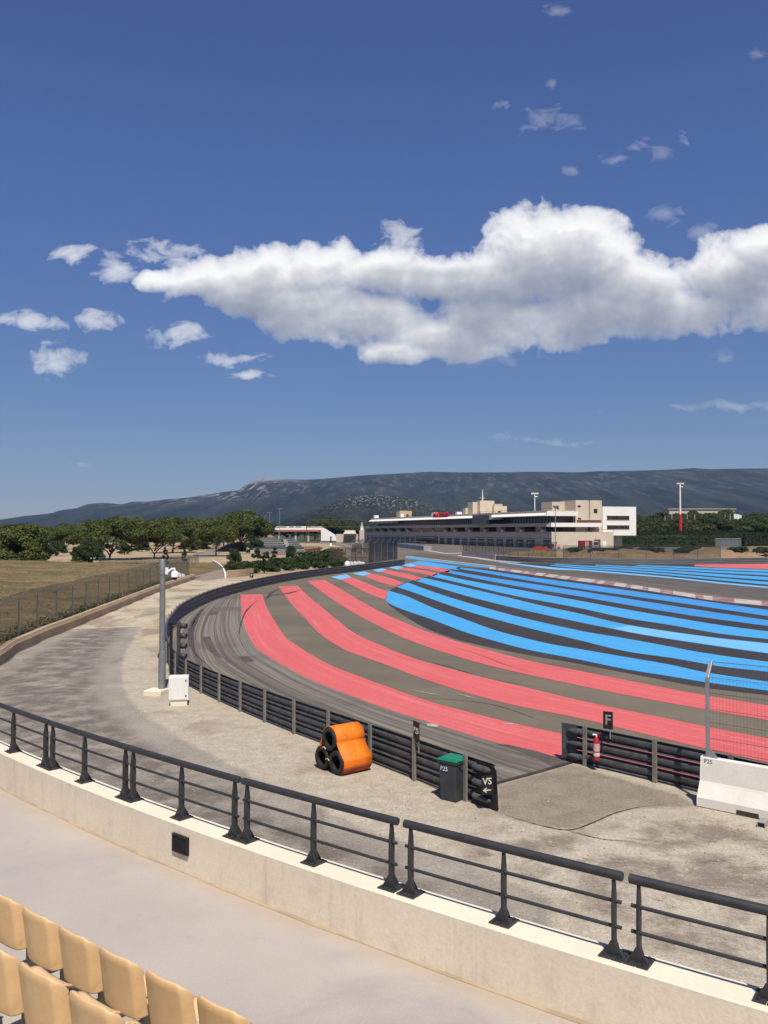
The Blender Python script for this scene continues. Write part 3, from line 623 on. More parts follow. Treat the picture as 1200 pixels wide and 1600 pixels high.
# pale kerbs where pit lane meets the track
for A, B in (([(714,868.6),(745,873),(775,877),(813,879.6)], [(722,867.2),(748,871),(776,875),(813,878.6)]), ([(655,858.6),(678,862.5),(700,865.6),(723,864.6)], [(655,857.8),(680,861.3),(700,864.4),(723,863.5)])):
    stripe('pit_exit_kerb', A, B, M_white, .03, 20, 1)
# path between walls beyond the service road, terraces of pale ground, access road
sheet('ramp_path', [(305,907),(352,904),(345,890),(336,879),(312,880),(307,893)], M_asph, .014)
sheet('sandy_strip', [(352,905),(420,905),(480,893),(560,884),(575,874),(560,866),(470,868),(395,873),(330,874),(352,890)], M_sand, .011)
sheet('paddock', [(560,843.3),(640,845.5),(700,847.5),(760,849),(1000,851),(1300,851),(1300,866),(1000,867),(870,871),(820,873.5),(776,870.5),(740,866),(705,863.5),(668,860),(632,855.3),(581,847.8)], M_track, .016)
sheet('access_road', [(300,872),(330,870),(372,852),(362,849.5),(330,858),(302,866)], M_asph, .03)
# dry field behind the left fence with a gentle bank
def field():
    xs = np.linspace(-150, -17, 70); ys = np.linspace(36, 168, 70); b = MB(); rr = np.random.RandomState(3)
    for j, y in enumerate(ys):
        for i, x in enumerate(xs):
            # distance left of the wall line
            wx = np.interp(y, [36, 45, 55, 65, 80, 100, 130, 170], [-17.7, -18.9, -20.2, -20.8, -22.0, -23.2, -25, -28])-.5
            d = wx-x
            z = .03+ (min(1, max(0, d/9))*.55 + .9*min(1, max(0, (d-10)/22)))*min(1, max(0, (165-y)/25)) + .06*math.sin(x*.9+y*.5)*min(1, max(0, d/3)) if d > 0 else -.3
            b.v.append((x, y, z))
    n = len(xs)
    for j in range(len(ys)-1):
        for i in range(n-1):
            a = j*n+i; b.f.append((a, a+1, a+n+1, a+n)); b.mi.append(0)
    return struct(b.build('dry_field', M_grass, smooth=True))
field()
# hills
def ridge_mesh(name, prof, Y0, Y1, m, n=160, rows=46, seed=1, gul=.16, shp=1.0):
    prof = sorted(prof); xs = np.array([p[0] for p in prof], float); zs = np.array([Z_at(p[1], Y1) for p in prof])
    px = np.linspace(xs[0], xs[-1], n); rr = np.random.RandomState(seed); b = MB()
    ph = rr.rand(12)*6.28; fr = rr.uniform(.6, 5, 12)
    for j in range(rows+12):
        t = j/rows
        for i, x in enumerate(px):
            z1 = float(np.interp(x, xs, zs)); Y = Y0+(Y1-Y0)*t if t <= 1 else Y1+(t-1)*(Y1-Y0)*1.2
            X = (x-600)/FPX*(Y1*(.35+.65*min(t, 1)))*1.0
            s = min(1, t); h = (3*s*s-2*s**3)*.55+.45*s**1.6
            if t > 1: h = max(0, 1-(t-1)*2.5)
            gl = sum(math.sin(fr[k]*X/260*6.28/4+ph[k]+t*2.3*math.sin(k))*1/(1+.5*fr[k]) for k in range(12))/4
            env = math.sin(math.pi*min(1, s))
            b.v.append((X, Y+ gl*90*env*shp, max(-2, z1*h*(1+gul*gl*env))))
    for j in range(rows+11):
        for i in range(n-1):
            a = j*n+i; b.f.append((a, a+1, a+n+1, a+n)); b.mi.append(0)
    return struct(b.build(name, m, smooth=True))
def hill_mat(name, rock_lo, rock_hi, zlo, zhi, scale, xdep=False, speck=False):
    m = bpy.data.materials.new(name); m.use_nodes = True; T = NT(m.node_tree); bs = T.n['Principled BSDF']; bs.inputs['Roughness'].default_value = 1; bs.inputs['Specular IOR Level'].default_value = 0
    tc = T.new('ShaderNodeTexCoord'); v0 = tc.outputs['Object']; sp = T.new('ShaderNodeSeparateXYZ'); T.l.new(v0, sp.inputs[0]); v = T.vec('MULTIPLY', v0, (1, .12, 1.0))
    col = T.mix(T.ramp(T.noise(v, .006, 8, .65), .35, .65), (.012,.017,.014), (.034,.040,.030))
    col = T.mix(T.math('MULTIPLY', T.ramp(T.noise(v, .05, 4, .7), .5, .7), .5), col, (.007,.010,.008))
    rk = T.noise(v, scale, 8, .72)
    f = T.ramp(rk, rock_lo, rock_hi)
    hgt = T.ramp(sp.outputs[2], zlo, zhi) if zhi > zlo else 1.0
    f = T.math('MULTIPLY', f, hgt)
    if xdep: f = T.math('MAXIMUM', f, T.math('MULTIPLY', T.math('MULTIPLY', T.ramp(rk, .36, .50), T.ramp(sp.outputs[2], 300, 362)), T.math('SUBTRACT', 1, T.ramp(sp.outputs[0], -700, -420))))
    if xdep: f = T.math('MULTIPLY', f, T.math('ADD', T.math('SUBTRACT', 1, T.ramp(sp.outputs[0], -1050, -350)), .18))
    col = T.mix(f, col, (.27,.255,.235)); T.put(bs.inputs['Base Color'], col)
    bn = T.new('ShaderNodeBump'); bn.inputs['Strength'].default_value = .9; bn.inputs['Distance'].default_value = 14
    T.put(bn.inputs['Height'], T.noise(v, .02, 6, .65)); T.l.new(bn.outputs[0], bs.inputs['Normal'])
    return m
RIDGE = [(-400,822),(-250,822),(-120,818),(-60,815),(0,812),(40,806),(80,802),(95,797),(120,794),(135,788),(150,786),(170,786),(190,788),(205,784),(235,783),(260,780),(290,778),(320,773),(345,769),(375,766),(383,758),(398,750),(412,747),(430,748),(450,748),(475,749.5),(500,748.5),(540,745),(580,742),(620,740),(672,737),(720,738),(780,738),(840,737),(900,738),(960,736),(1010,735),(1060,733),(1085,731),(1105,733),(1160,732),(1200,732),(1300,730),(1500,738),(1700,750)]
M_ridge = hill_mat('distant_scrub_ridge', .52, .60, 120, 300, .022, True)
ridge_mesh('hills', RIDGE, 2700, 6200, M_ridge, 240, 46, 4)
M_knoll = hill_mat('rocky_knoll', .525, .63, 25, 110, .14)
ridge_mesh('hills', [(380,832),(430,818),(470,803),(500,793),(520,785),(545,777),(565,774.5),(590,773.5),(615,775),(640,779),(670,788),(700,797),(725,806),(760,817),(800,828),(840,832)], 1500, 2500, M_knoll, 120, 40, 9, .10, .5)

# ================================================================== STAND: wall, handrail, floor, seats
CC = Vector((33.786, 51.933, 0)); RW = 55.70; ZF, ZT = 2.5, 3.0
RO = RW-.30
def ang(p): return math.atan2(p[1]-CC.y, p[0]-CC.x)
def onarc(r, a, z=0): return Vector((CC.x+r*math.cos(a), CC.y+r*math.sin(a), z))
A0 = ang(P(0, 1232, ZF))-.06; A1 = ang(P(907, 1598, ZF))+.09
def arc(r, z, n=90, a0=None, a1=None): 
    a0 = A0 if a0 is None else a0; a1 = A1 if a1 is None else a1
    return [onarc(r, a0+(a1-a0)*i/(n-1), z) for i in range(n)]
wall = thing('parapet_wall', 'curved cream rendered concrete wall in front of the stand carrying the dark handrail', 'wall', onarc(RW, (A0+A1)/2, 0))
b = MB(); n = 140
# body with slightly rounded upper edges, open below the ground line
prof = [(RW, ZF-.4), (RW, ZT-.05), (RW-.004, ZT-.046)]
rings = [(RW, -.2), (RW, ZT-.012), (RW-.012, ZT), (RO+.012, ZT), (RO, ZT-.012), (RO, -.2)]
for i in range(n):
    a = A0+(A1-A0)*i/(n-1)
    for r, z in rings: b.v.append(tuple(onarc(r, a, z)))
for i in range(n-1):
    for k in range(5):
        q = i*6+k; b.f.append((q, q+1, q+7, q+6)); b.mi.append(1 if k in (1, 2, 3) else 0)
b.build('wall_body', [M_conc, M_cap], wall, smooth=30)
# vent grille set in the wall face
va = ang(P(302, 1338, ZT)); vz = 2.5+.0
vp = PY(302, 1327, P(302, 1338, 2.62).y)
va = ang(vp); vc = onarc(RW+.012, va, 2.80); tt = Vector((-math.sin(va), math.cos(va), 0)); nn = Vector((math.cos(va), math.sin(va), 0))
b = MB(); hw, hh = .125, .085
for s in (-1, 1):
    b.obox(vc+tt*s*hw, tt*.012, nn*.016, Vector((0, 0, hh+.012))); b.obox(vc+Vector((0, 0, s*hh)), tt*(hw-.012), nn*.016, Vector((0, 0, .012)))
b.obox(vc-nn*.008, tt*(hw-.012), nn*.004, Vector((0, 0, hh-.012)))
gr = b.build('vent_grille', M_black2, wall)
b = MB()
for k in range(7): b.obox(vc+Vector((0, 0, -hh+.025+k*.02)), tt*(hw-.014), nn*.011, Vector((0, 0, .003)))
b.build('slats', M_rail, gr)
# floor and tiers
def annulus(name, r0, r1, z, m, zdown=None):
    a_ = arc(r0, z); c_ = arc(r1, z); b = MB(); b.strip(a_, c_, cross=4)
    if zdown is not None: b.strip(arc(r0, z), arc(r0, zdown), cross=1)
    return struct(b.build(name, m))
annulus('concourse_floor', RW-.02, 58.3, ZF, M_floor)
annulus('stand_tier', 58.24, 59.09, ZF+.37, M_tier, ZF-.05)
annulus('stand_tier', 59.07, 59.93, ZF+.70, M_tier, ZF+.30)
annulus('stand_tier', 59.91, 60.78, ZF+1.05, M_tier, ZF+.65)
annulus('stand_tier', 60.76, 64.5, ZF+1.40, M_tier, ZF+1.0)
# dirt line at the wall foot: a thin fillet of mortar
M_fillet = mat('mortar_fillet', (.44,.33,.21), (.33,.26,.17), 3, 6, .95)
b = MB()
for i in range(n-1):
    a, c = A0+(A1-A0)*i/(n-1), A0+(A1-A0)*(i+1)/(n-1); wv = lambda x: .018+.012*math.sin(x*190)*math.sin(x*67)
    b.add([onarc(RW, a, ZF+wv(a)*.9), onarc(RW+wv(a), a, ZF+.003), onarc(RW+wv(c), c, ZF+.003), onarc(RW, c, ZF+wv(c)*.9)], [(0,1,2,3)])
struct(b.build('floor_edge', M_fillet))
# --- handrail panels (each lifts off with its three posts)
RR = RW-.155; HR = .60
def post_ang(px, py): return ang(P(px, py, ZT+.01))
panels = [((-50,1135),(28,1172),(72,1195)), ((80,1200),(135,1219),(200,1243)), ((210,1248),(287,1275),(372,1303)), ((390,1310),(492,1345),(608,1387)), ((637,1397),(783,1442),(955,1495)), ((993,1508),(1197,1570),(1430,1640))]
plab = ['dark metal handrail section at the far left, cut off by the picture edge', 'dark metal handrail section left of the lamp post foot, second from the far left',
        'dark metal handrail section above the left end of the wall vent', 'dark metal handrail section right of the vent, in front of the orange tyre roll',
        'dark metal handrail section in front of the wheelie bin and barrier gap', 'dark metal handrail section nearest the camera, cut off at the right edge']
for (pts, lab) in zip(panels, plab):
    aa = [post_ang(*q) for q in pts]; am = aa[1]
    root = thing('handrail_panel', lab, 'railing', onarc(RR, am, ZT), group='handrail sections on top of the curved wall')
    e0 = aa[0]-.070/RR; e1 = aa[2]+.070/RR
    def railpath(z, x=0.0): return [onarc(RR, e0+x+(e1-e0-2*x)*k/24, ZT+z) for k in range(25)]
    b = MB(); rp = railpath(HR); rp[0:1] = [rp[0].lerp(rp[1], 0), rp[0].lerp(rp[1], .06)]; rp[-1:] = [rp[-2].lerp(rp[-1], .94), rp[-1]]
    b.tube(rp, [.029]+[.036]*(len(rp)-2)+[.029], 14); b.build('top_rail', M_rail, root, smooth=35)
    for z in (.215, .405):
        b = MB(); b.tube(railpath(z, .012/RR), .0145, 10); b.build('bar', M_rail, root, smooth=35)
    for a in aa:
        base = onarc(RR, a, ZT); t = Vector((-math.sin(a), math.cos(a), 0)); nn = Vector((math.cos(a), math.sin(a), 0)); zz = Vector((0, 0, 1))
        b = MB()       # flat tapered upright, edge-on to the rail
        def outl(pt): return [base+nn*x+zz*z for x, z in pt]
        b.prism([q-t*.009 for q in outl([(-.030,.012),(.034,.012),(.036,.30),(.034,.42),(.014,.575),(-.012,.575),(-.030,.44)])], t*.018)
        pst = b.build('post', M_rail, root, bevel=.002)
        b = MB()       # gusset along the rail and plate in two halves with bolts
        b.prism([base+t*x+zz*z-nn*(-.030) for x, z in ((-.078,.012),(.078,.012),(.028,.092),(.016,.118),(-.016,.118),(-.028,.092))], nn*.010)
        b.prism([base+nn*x+zz*z-t*.007+t*.0 for x, z in ((-.10,.012),(-.03,.012),(-.03,.12))], t*.014)
        b.box(base+t*.048+zz*.006, (.088, .19, .012), a+math.pi/2); b.box(base-t*.048+zz*.006, (.088, .19, .012), a+math.pi/2)
        for s in (-1, 1):
            b.cyl(base+t*.055*s+nn*.062+zz*.012, .013, .012, 6); b.cyl(base+t*.055*s+nn*.062+zz*.024, .006, .01, 8)
            b.cyl(base+t*.055*s-nn*.07+zz*.012, .013, .012, 6)
        b.build('base_plate', M_rail, pst)
# --- seats
def seat_proto():
    root = thing('stadium_seat', 'x', 'seat')
    b = MB(); NU, NV = 36, 24; Wd, Ht = .206, .41
    def shell(u, v):
        # plan: gently bowed panel whose sides turn forward round a tight radius; top corners rounded
        k = abs(u); hw = Wd
        rc = .36; cu = max(0, (k-(1-rc))/rc); top = Ht-.10*(1-math.sqrt(max(0, 1-cu*cu)))
        side = max(0, (k-.80)/.20)
        x = math.copysign(hw*(min(k, .80)+.20*math.sin(side*math.pi/2)*.75), u) if k > 1e-6 else 0
        y = .03*k*k+.075*(1-math.cos(side*math.pi/2))
        tp = max(0, (v-.90)/.10); y += .012*(1-math.cos(tp*math.pi/2))
        return Vector((x, y-.055*v, v*top))
    for j in range(NV+1):
        for i in range(NU+1): b.v.append(tuple(shell(-1+2*i/NU, j/NV)))
    for j in range(NV):
        for i in range(NU):
            a = j*(NU+1)+i; b.f.append((a, a+1, a+NU+2, a+NU+1)); b.mi.append(0)
    o = b.build('backrest', M_seat, root, smooth=True)
    so = o.modifiers.new('thick', 'SOLIDIFY'); so.thickness = .02; so.offset = 0
    bv = o.modifiers.new('round', 'BEVEL'); bv.width = .008; bv.segments = 2; bv.limit_method = 'ANGLE'; bv.angle_limit = R(50)
    b = MB(); NU, NV = 16, 14
    for j in range(NV+1):
        v = j/NV; y = .0+.40*v
        for i in range(NU+1):
            u = -1+2*i/NU
            z = .03-.045*math.sin(math.pi*min(1, v*1.15))*(1-u*u)+.035*abs(u)**3*(1-v*.6)-.035*max(0, (v-.8)/.2)**2+(.10*(1-v/.12)**2*(.4+.6*abs(u)) if v < .12 else 0)
            b.v.append((u*.190*(1-.06*max(0, v-.7)), y+.035, z))
    for j in range(NV):
        for i in range(NU):
            a = j*(NU+1)+i; b.f.append((a, a+1, a+NU+2, a+NU+1)); b.mi.append(0)
    o = b.build('seat', M_seat, root, smooth=True); so = o.modifiers.new('thick', 'SOLIDIFY'); so.thickness = .018; so.offset = 0
    b = MB(); b.box((0, .22, -.19), (.05, .06, .38)); b.box((0, .2, -.01), (.22, .2, .02))
    b.build('support', M_tier, root, bevel=.01)
    return root
SEAT = seat_proto(); first = True
ordn = ['first', 'second', 'third', 'fourth', 'fifth', 'sixth', 'seventh', 'eighth', 'ninth', 'tenth', 'eleventh', 'twelfth']
def seat_row(r, z, apx, step, k0, k1, rowname):
    global first
    a0 = ang(P(*apx, z+.40)); idx = 0
    for k in range(k0, k1):
        a = a0+k*step/r; p = onarc(r, a, z); o = SEAT if first else copy_tree(SEAT); first = False
        o.location = p; o.rotation_euler = (0, 0, a+math.pi/2); WLOC[o] = p
        tag(o, f'sand coloured plastic seat, {ordn[idx]} from the left in {rowname}', 'seat', 'sand coloured seats of the stand'); idx += 1
seat_row(58.14, 2.90, (118, 1456), .515, -2, 7, 'the front row')
seat_row(58.97, 3.25, (65, 1513), .52, -1, 6, 'the second row of the stand')
seat_row(59.82, 3.60, (-2, 1585), .52, 0, 2, 'the third, nearest row')

# ================================================================== GUARD RAILS
def wprof(zc):   # W-beam seen from behind: the middle fold and both lips come towards the posts
    pr = [(-.012,-.158),(-.022,-.150),(-.030,-.138),(-.085,-.118),(-.092,-.105),(-.088,-.090),(-.050,-.078),(-.024,-.062),(-.014,-.040),(-.010,0),(-.014,.040),(-.024,.062),(-.050,.078),(-.088,.090),(-.092,.105),(-.085,.118),(-.030,.138),(-.022,.150),(-.012,.158)]
    pr = [(a_, zc+h_) for a_, h_ in pr]
    return pr
def guardrail(name, label, path, posts, side=1, end_caps=None, z0=.0, mcol=M_galv, gaps=(.20, .53, .86)):
    root = thing(name, label, 'guardrail', path[len(path)//2])
    for zc in gaps:
        b = MB()
        pr = [(side*(o_), h+z0) for o_, h in wprof(zc)]
        b.sweep(path, pr); o = b.build('beam', mcol, root, smooth=True)
        so = o.modifiers.new('thick', 'SOLIDIFY'); so.thickness = .006
    for p, t in posts:
        q = perp(t)*side; b = MB(); c = p+q*.045
        b.obox(c+Vector((0, 0, .53)), t*.05, q*.004, Vector((0, 0, .53))); b.obox(c+t*.046+q*.03+Vector((0, 0, .53)), t*.004, q*.026, Vector((0, 0, .53))); b.obox(c-t*.046+q*.03+Vector((0, 0, .53)), t*.004, q*.026, Vector((0, 0, .53)))
        for zc in gaps: b.cyl(c+t*.0+Vector((0, 0, zc))+q*.0, .016, .03, 6, q)
        b.obox(c+q*.0565+Vector((0, 0, .53)), t*.05, q*.003, Vector((0, 0, .53)))
        for zc in gaps:
            b.cyl(c+q*.0595+t*.022+Vector((0, 0, zc+.04)), .014, .008, 8, q, 0)
        b.build('post', M_post, root)
    return root
# left rail: outer side lies to the left of travel when walking away from the gap? posts stand on the service-road side
path = [Vector((p.x, p.y, 0)) for p in spline(GR, 170)]
ipos = [(739,1256),(654,1224.5),(582,1196),(521,1171),(467,1150),(422,1132),(382.5,1115.5),(349,1101),(320,1086),(297,1073),(277,1059)]
L = plen(path); npost = int(L/2.0)
# arc-length parametrised post positions, first post .95 m from the rail end
dense = spline(GR, 900); dl = [0]
for i in range(1, len(dense)): dl.append(dl[-1]+(dense[i]-dense[i-1]).length)
def at_len(s):
    k = min(range(len(dl)), key=lambda i: abs(dl[i]-s)); return dense[k], tang(dense, k)
posts = []
s = .85
while s < dl[-1] and len(posts) < 98: posts.append(at_len(s)); s += 1.97
side_l = 1 if (perp(tang(path, 5)).y < 0) else -1
gl = guardrail('guardrail', 'long dark triple guardrail curving round the outside of the striped run-off area', path, posts, side_l)
# end plate of the left rail
t0 = -tang(path, 0); q0 = perp(tang(path, 0))*side_l; e0 = path[0]
b = MB(); zz = Vector((0, 0, 1))
b.prism([e0+t*x+zz*z for t, x, z in ((t0,-.50,.985),(t0,.02,.985),(t0,.14,.90),(t0,.20,.05),(t0,.12,.0),(t0,-.50,.12))], q0*.012)
b.build('end_plate', M_black2, gl)
b = MB()
for zc in (.20, .53, .86): b.tube([e0-t0*.55+q0*.045+zz*zc, e0-t0*.10+q0*.045+zz*zc, e0+q0*.04+zz*zc-t0*.02], [.07, .07, .03], 12)
b.build('rail_nose', M_galv, gl, smooth=40)
# right rail, near part
pathr = [Vector((p.x, p.y, 0)) for p in spline(GRR, 40)]
dn = spline(GRR, 300); pr_ = []
Lr = plen(dn); k = 0
for (px, py) in ((916.5,1196.5),(1025,1222.7),(1150,1250)):
    w_ = P(px, py); j = min(range(len(dn)), key=lambda i: (dn[i]-w_).length); pr_.append((dn[j], tang(dn, j)))
side_r = 1 if perp(tang(pathr, 5)).y < 0 else -1
g2 = guardrail('guardrail', 'short dark triple guardrail beside the barrier gap with the fire extinguisher', pathr, pr_, side_r)
tr_ = tang(pathr, 0); qr = perp(tr_)*side_r; e0r = pathr[0]
b = MB(); b.prism([e0r+tr_*x+zz*z for x, z in ((-.03,1.03),(.42,1.03),(.42,.04),(-.03,.10))], -qr*.012); b.build('end_plate', M_galv, g2)
b = MB()
for zc in (.20, .53, .86): b.tube([e0r+tr_*.62+qr*.045+zz*zc, e0r+tr_*.30+qr*.05+zz*zc, e0r+tr_*.16+qr*.02+zz*zc], [.075, .075, .03], 12)
b.build('rail_nose', M_galv, g2, smooth=40)
# far right rail
gf = spline(FAR, 60); dn = spline(FAR, 90); fp = [(dn[i], tang(dn, i)) for i in range(0, 90, 1)]
side_f = -1 if perp(tang(gf, 5)).y < 0 else 1
M_galvfar = mat('far_grey_guardrail', (.20,.215,.22), (.14,.15,.155), .6, 4, .6, metal=.3, stretch=(.3, .3, 6))
guardrail('guardrail', 'distant grey guardrail behind the far blue and red stripes', gf, fp, side_f, mcol=M_galvfar)

# ---- signs on the rails
def plate_sign(name, label, cat, c, ex, ez, w_, h_, texts, thick=.012, post=None, board=M_black2):
    """c centre; ex to the reader's right; texts: (body, size, dx, dz, material)"""
    ex = Vector(ex).normalized(); ez = Vector(ez).normalized(); nrm = ex.cross(ez)*1.0
    root = thing(name, label, cat, c)
    b = MB(); b.obox(c, ex*w_/2, nrm*thick/2, ez*h_/2); bd = b.build('board', board, root, bevel=.003)
    for body, size, dx, dz, m in texts:
        text_mesh(body, size, m, bd, 'lettering', Vector(c)+ex*dx+ez*dz+nrm*(thick/2+.0045), ex, ez)
    if post:
        b = MB(); b.tube([c-ez*h_/2-nrm*.02+ex*post[0], c-ez*(h_/2+post[1])-nrm*.02+ex*post[0]], .018, 8); b.tube([c-ez*h_/2*.2-nrm*.02+ex*post[0], c-ez*h_/2-nrm*.02+ex*post[0]], .018, 8); b.build('bracket', M_post, root)
    return root
pv, tv = at_len(.85)
vs_c = e0+t0*.02+q0*.16+zz*.50; exv = Vector((.86, -.12, 0))
vs_c = PY(761, 1227, (e0+q0*.16).y)
root = plate_sign('direction_sign', 'black sign with white VS and left arrow on the guardrail end', 'sign', vs_c, (.97, .24, 0), (0, 0, 1), .27, .42, [('VS', .205, 0, .085, M_letter)])
# arrow to the left, built as a flat shape
ex = Vector((.97, .24, 0)).normalized(); nr = ex.cross(zz)
bd = root.children[0]; b = MB(); o_ = vs_c-zz*.105+nr*.0095
b.prism([o_+ex*x+zz*z for x, z in ((-.10,.0),(-.02,.06),(-.005,.04),(-.045,.012),(.09,.012),(.09,-.012),(-.045,-.012),(-.005,-.04),(-.02,-.06))], nr*.004); b.build('arrow', M_letter, bd)
p25 = PY(650.5, 1142, P(654, 1224.5).y+.05)
plate_sign('marker_sign', 'small black marker board reading P25 above the guardrail left of the wheelie bin', 'sign', p25, (.38, -.92, 0), (0, 0, 1), .36, .46, [('P25', .20, 0, 0, M_letter)], post=(.1, .28))
fpos = PY(950, 1125.5, 22.3)
plate_sign('marker_sign', 'black marker board with a grey letter F above the short guardrail', 'sign', fpos, (.9, -.42, 0), (0, 0, 1), .25, .45, [('F', .36, 0, 0, M_lettergrey)], post=(.05, .25))
pf = PY(393, 899, 96)
plate_sign('marker_sign', 'tiny black marker board on the far left bend of the guardrail', 'sign', pf, (.95, .3, 0), (0, 0, 1), .42, .5, [('P', .4, 0, 0, M_letter)], post=(0, .4))

# ================================================================== WHEELIE BIN
bx = P(707, 1256); yaw = R(-38)
t = thing('wheelie_bin', 'dark grey wheelie bin with green lid standing against the guardrail', 'wheelie bin', (bx.x+.05, bx.y+.33, 0), yaw+R(0))
def frustum(b, z0, z1, w0, d0, w1, d1, y0=0, y1=0, mi=0):
    v = [(sx*w0/2, y0+sy*d0/2, z0) for sx, sy in ((-1,-1),(1,-1),(1,1),(-1,1))]+[(sx*w1/2, y1+sy*d1/2, z1) for sx, sy in ((-1,-1),(1,-1),(1,1),(-1,1))]
    b.add(v, [(3,2,1,0),(4,5,6,7),(0,1,5,4),(1,2,6,5),(2,3,7,6),(3,0,4,7)], mi)
b = MB(); frustum(b, .02, .86, .42, .42, .50, .52, 0, 0); frustum(b, .8602, .93, .54, .56, .55, .57)
body = b.build('body', M_bin, t, bevel=.018, world=False)
b = MB(); frustum(b, .931, .965, .56, .59, .55, .57); frustum(b, .9652, 1.0, .50, .50, .40, .38); b.build('lid', M_lid, t, bevel=.012, world=False)
b = MB(); b.tube([(-.2, .30, .90), (-.2, .36, .91), (.2, .36, .91), (.2, .30, .90)], .014, 8); b.build('handle', M_bin, t, world=False)
for s in (-1, 1):
    b = MB(); b.cyl((s*.19, .22, .10), .10, .05*s, 18, (1, 0, 0)); wh = b.build('wheel', M_tyre, t, bevel=.01, world=False)
    b = MB(); b.cyl((s*.241, .22, .10), .045, .006*s, 14, (1, 0, 0)); b.build('hub', M_steel, wh, world=False)
# diagonal rib on the right side and the painted P25 on the left front
b = MB(); b.obox((.252, -.02, .72), Vector((.008, 0, 0)), Vector((0, .24, -.19)), Vector((0, .012, .016))); b.build('side_rib', M_bin, t, world=False)
M_bluewhite = mat('pale_blue_paint', (.45,.52,.66), (.35,.42,.58), 9, 3, .7)
lb = text_mesh('P25', .14, M_bluewhite, None, 'lettering', (-.09, -.2555, .74), (1, 0, 0), (0, .06, 1)); lb.parent = t

# ================================================================== ORANGE TYRE ROLL
a_ax = Vector((.775, .632, 0)).normalized(); p_ax = Vector((-a_ax.y, a_ax.x, 0))
g0 = P(523.5, 1211.5); rt = .31; Lb = .95
cen = [g0+zz*rt, g0+p_ax*(2*rt+.01)+zz*rt, g0+p_ax*(rt+.005)+zz*(rt+rt*1.73)]
t = thing('tyre_barrier', 'three tyre stacks lying bundled in a bright orange belt by the guardrail', 'tyre barrier', g0)
def tyre(b, c, wdt=.185):
    for k0_ in range(5):
        o = len(b.v); nu = 28; prof_ = [(.19,0.015),(.235,.0),(.285,.012),(.300,.04),(.300,wdt-.04),(.285,wdt-.012),(.235,wdt),(.19,wdt-.015)]
        s0 = k0_*(wdt+.003)
        for r_, x_ in prof_:
            for i in range(nu):
                q = 2*math.pi*i/nu; b.v.append(tuple(c+a_ax*(s0+x_)+p_ax*r_*math.cos(q)+zz*r_*math.sin(q)))
        m_ = len(prof_)
        for j in range(m_):
            for i in range(nu):
                j2 = (j+1) % m_; b.f.append((o+j*nu+i, o+j*nu+(i+1)%nu, o+j2*nu+(i+1)%nu, o+j2*nu+i)); b.mi.append(0)
for c in cen:
    b = MB(); tyre(b, c); b.build('tyre_stack', M_tyre, t, smooth=35)
# belt outline in the (p, z) plane: wraps the three rings and dips between them
def ringpt(c, q, r_=.312): return ((c-g0).dot(p_ax)+r_*math.cos(q), c.z+r_*math.sin(q))
out = [ringpt(cen[0], R(d)) for d in range(-90-60, 181-160, 10)]      # bottom right tyre: underside then right side (negative p)
c0_, c1_, c2_ = cen
def pz(c): return ((c-g0).dot(p_ax), c.z)
outline = []
for d in range(-80, -181-20, -10): outline.append(ringpt(c0_, R(d)))           # right tyre, from the ground round its right flank
outline += [(.045-.312*.40, .55+.10), ]
for d in range(190, 20, -10): outline.append(ringpt(c2_, R(d)))               # over the top tyre
outline += [((c1_-g0).dot(p_ax)-.02+.13, .62)]
for d in range(75, -91, -15): outline.append(ringpt(c1_, R(d)))
o3 = [Vector((p_, 0, z_)) for p_, z_ in outline]; o3 = spline(o3, 110)
b = MB(); A = [g0+p_ax*q.x+zz*max(.006, q.z)+a_ax*.05 for q in o3]; B = [g0+p_ax*q.x+zz*max(.006, q.z)+a_ax*(Lb) for q in o3]
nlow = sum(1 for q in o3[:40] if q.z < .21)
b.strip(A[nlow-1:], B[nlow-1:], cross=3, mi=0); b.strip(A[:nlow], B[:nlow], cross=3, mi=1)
o = b.build('orange_belt', [M_orange, M_orangedirtshade], t, smooth=True); so = o.modifiers.new('thick', 'SOLIDIFY'); so.thickness = .014; so.offset = 1
b = MB()
for c, q0_, q1_ in ((cen[1], 60, 100), (cen[0], 140, 190)):
    m_ = c.lerp(cen[2] if c is cen[1] else cen[1], .5)
    b.tube([m_-a_ax*.015+zz*.05*math.cos(k)+p_ax*.075*math.sin(k) for k in (-1.4, -.7, 0, .7, 1.4)], .012, 6)
b.build('tie_rope', M_rope, t)

# ================================================================== CAMERA POLE, CABINET, SIGNAL
pb = P(253, 1084); t = thing('camera_pole', 'tall grey galvanised pole on a concrete footing with white dome camera', 'pole', pb)
b = MB(); b.tube([pb+zz*.02, pb+zz*1.6, pb+zz*1.62, pb+zz*1.63], [.135, .135, .13, .112], 20); b.tube([pb+zz*1.63, pb+zz*4.75], [.112, .105], 20); b.tube([pb+zz*4.55, pb+zz*5.1, pb+zz*5.13], [.118, .118, .10], 20); b.build('shaft', M_pole, t, smooth=35)
b = MB(); b.box(pb+Vector((-.17, -.16, .09)), (.72, .7, .22), R(-14)); b.build('footing', M_cap, t, bevel=.03)
b = MB(); b.box(pb+Vector((-.135, -.03, 1.45)), (.03, .1, .14)); b.build('access_cover', M_dark, t)
b = MB(); h0 = pb+zz*4.62; b.box(h0+Vector((.17, 0, .06)), (.10, .12, .26)); b.tube([h0+Vector((.2, 0, .02)), h0+Vector((.36, -.02, .14)), h0+Vector((.47, -.02, .15)), h0+Vector((.47, -.02, .05))], .042, 10); arm = b.build('camera_arm', M_whiteplastic, t, smooth=40)
b = MB(); cdm = h0+Vector((.47, -.02, -.10)); b.tube([cdm+zz*.16, cdm+zz*.14, cdm+zz*.04, cdm-zz*.07], [.06, .11, .145, .15], 18); dm = b.build('dome_camera', M_whiteplastic, t, smooth=40)
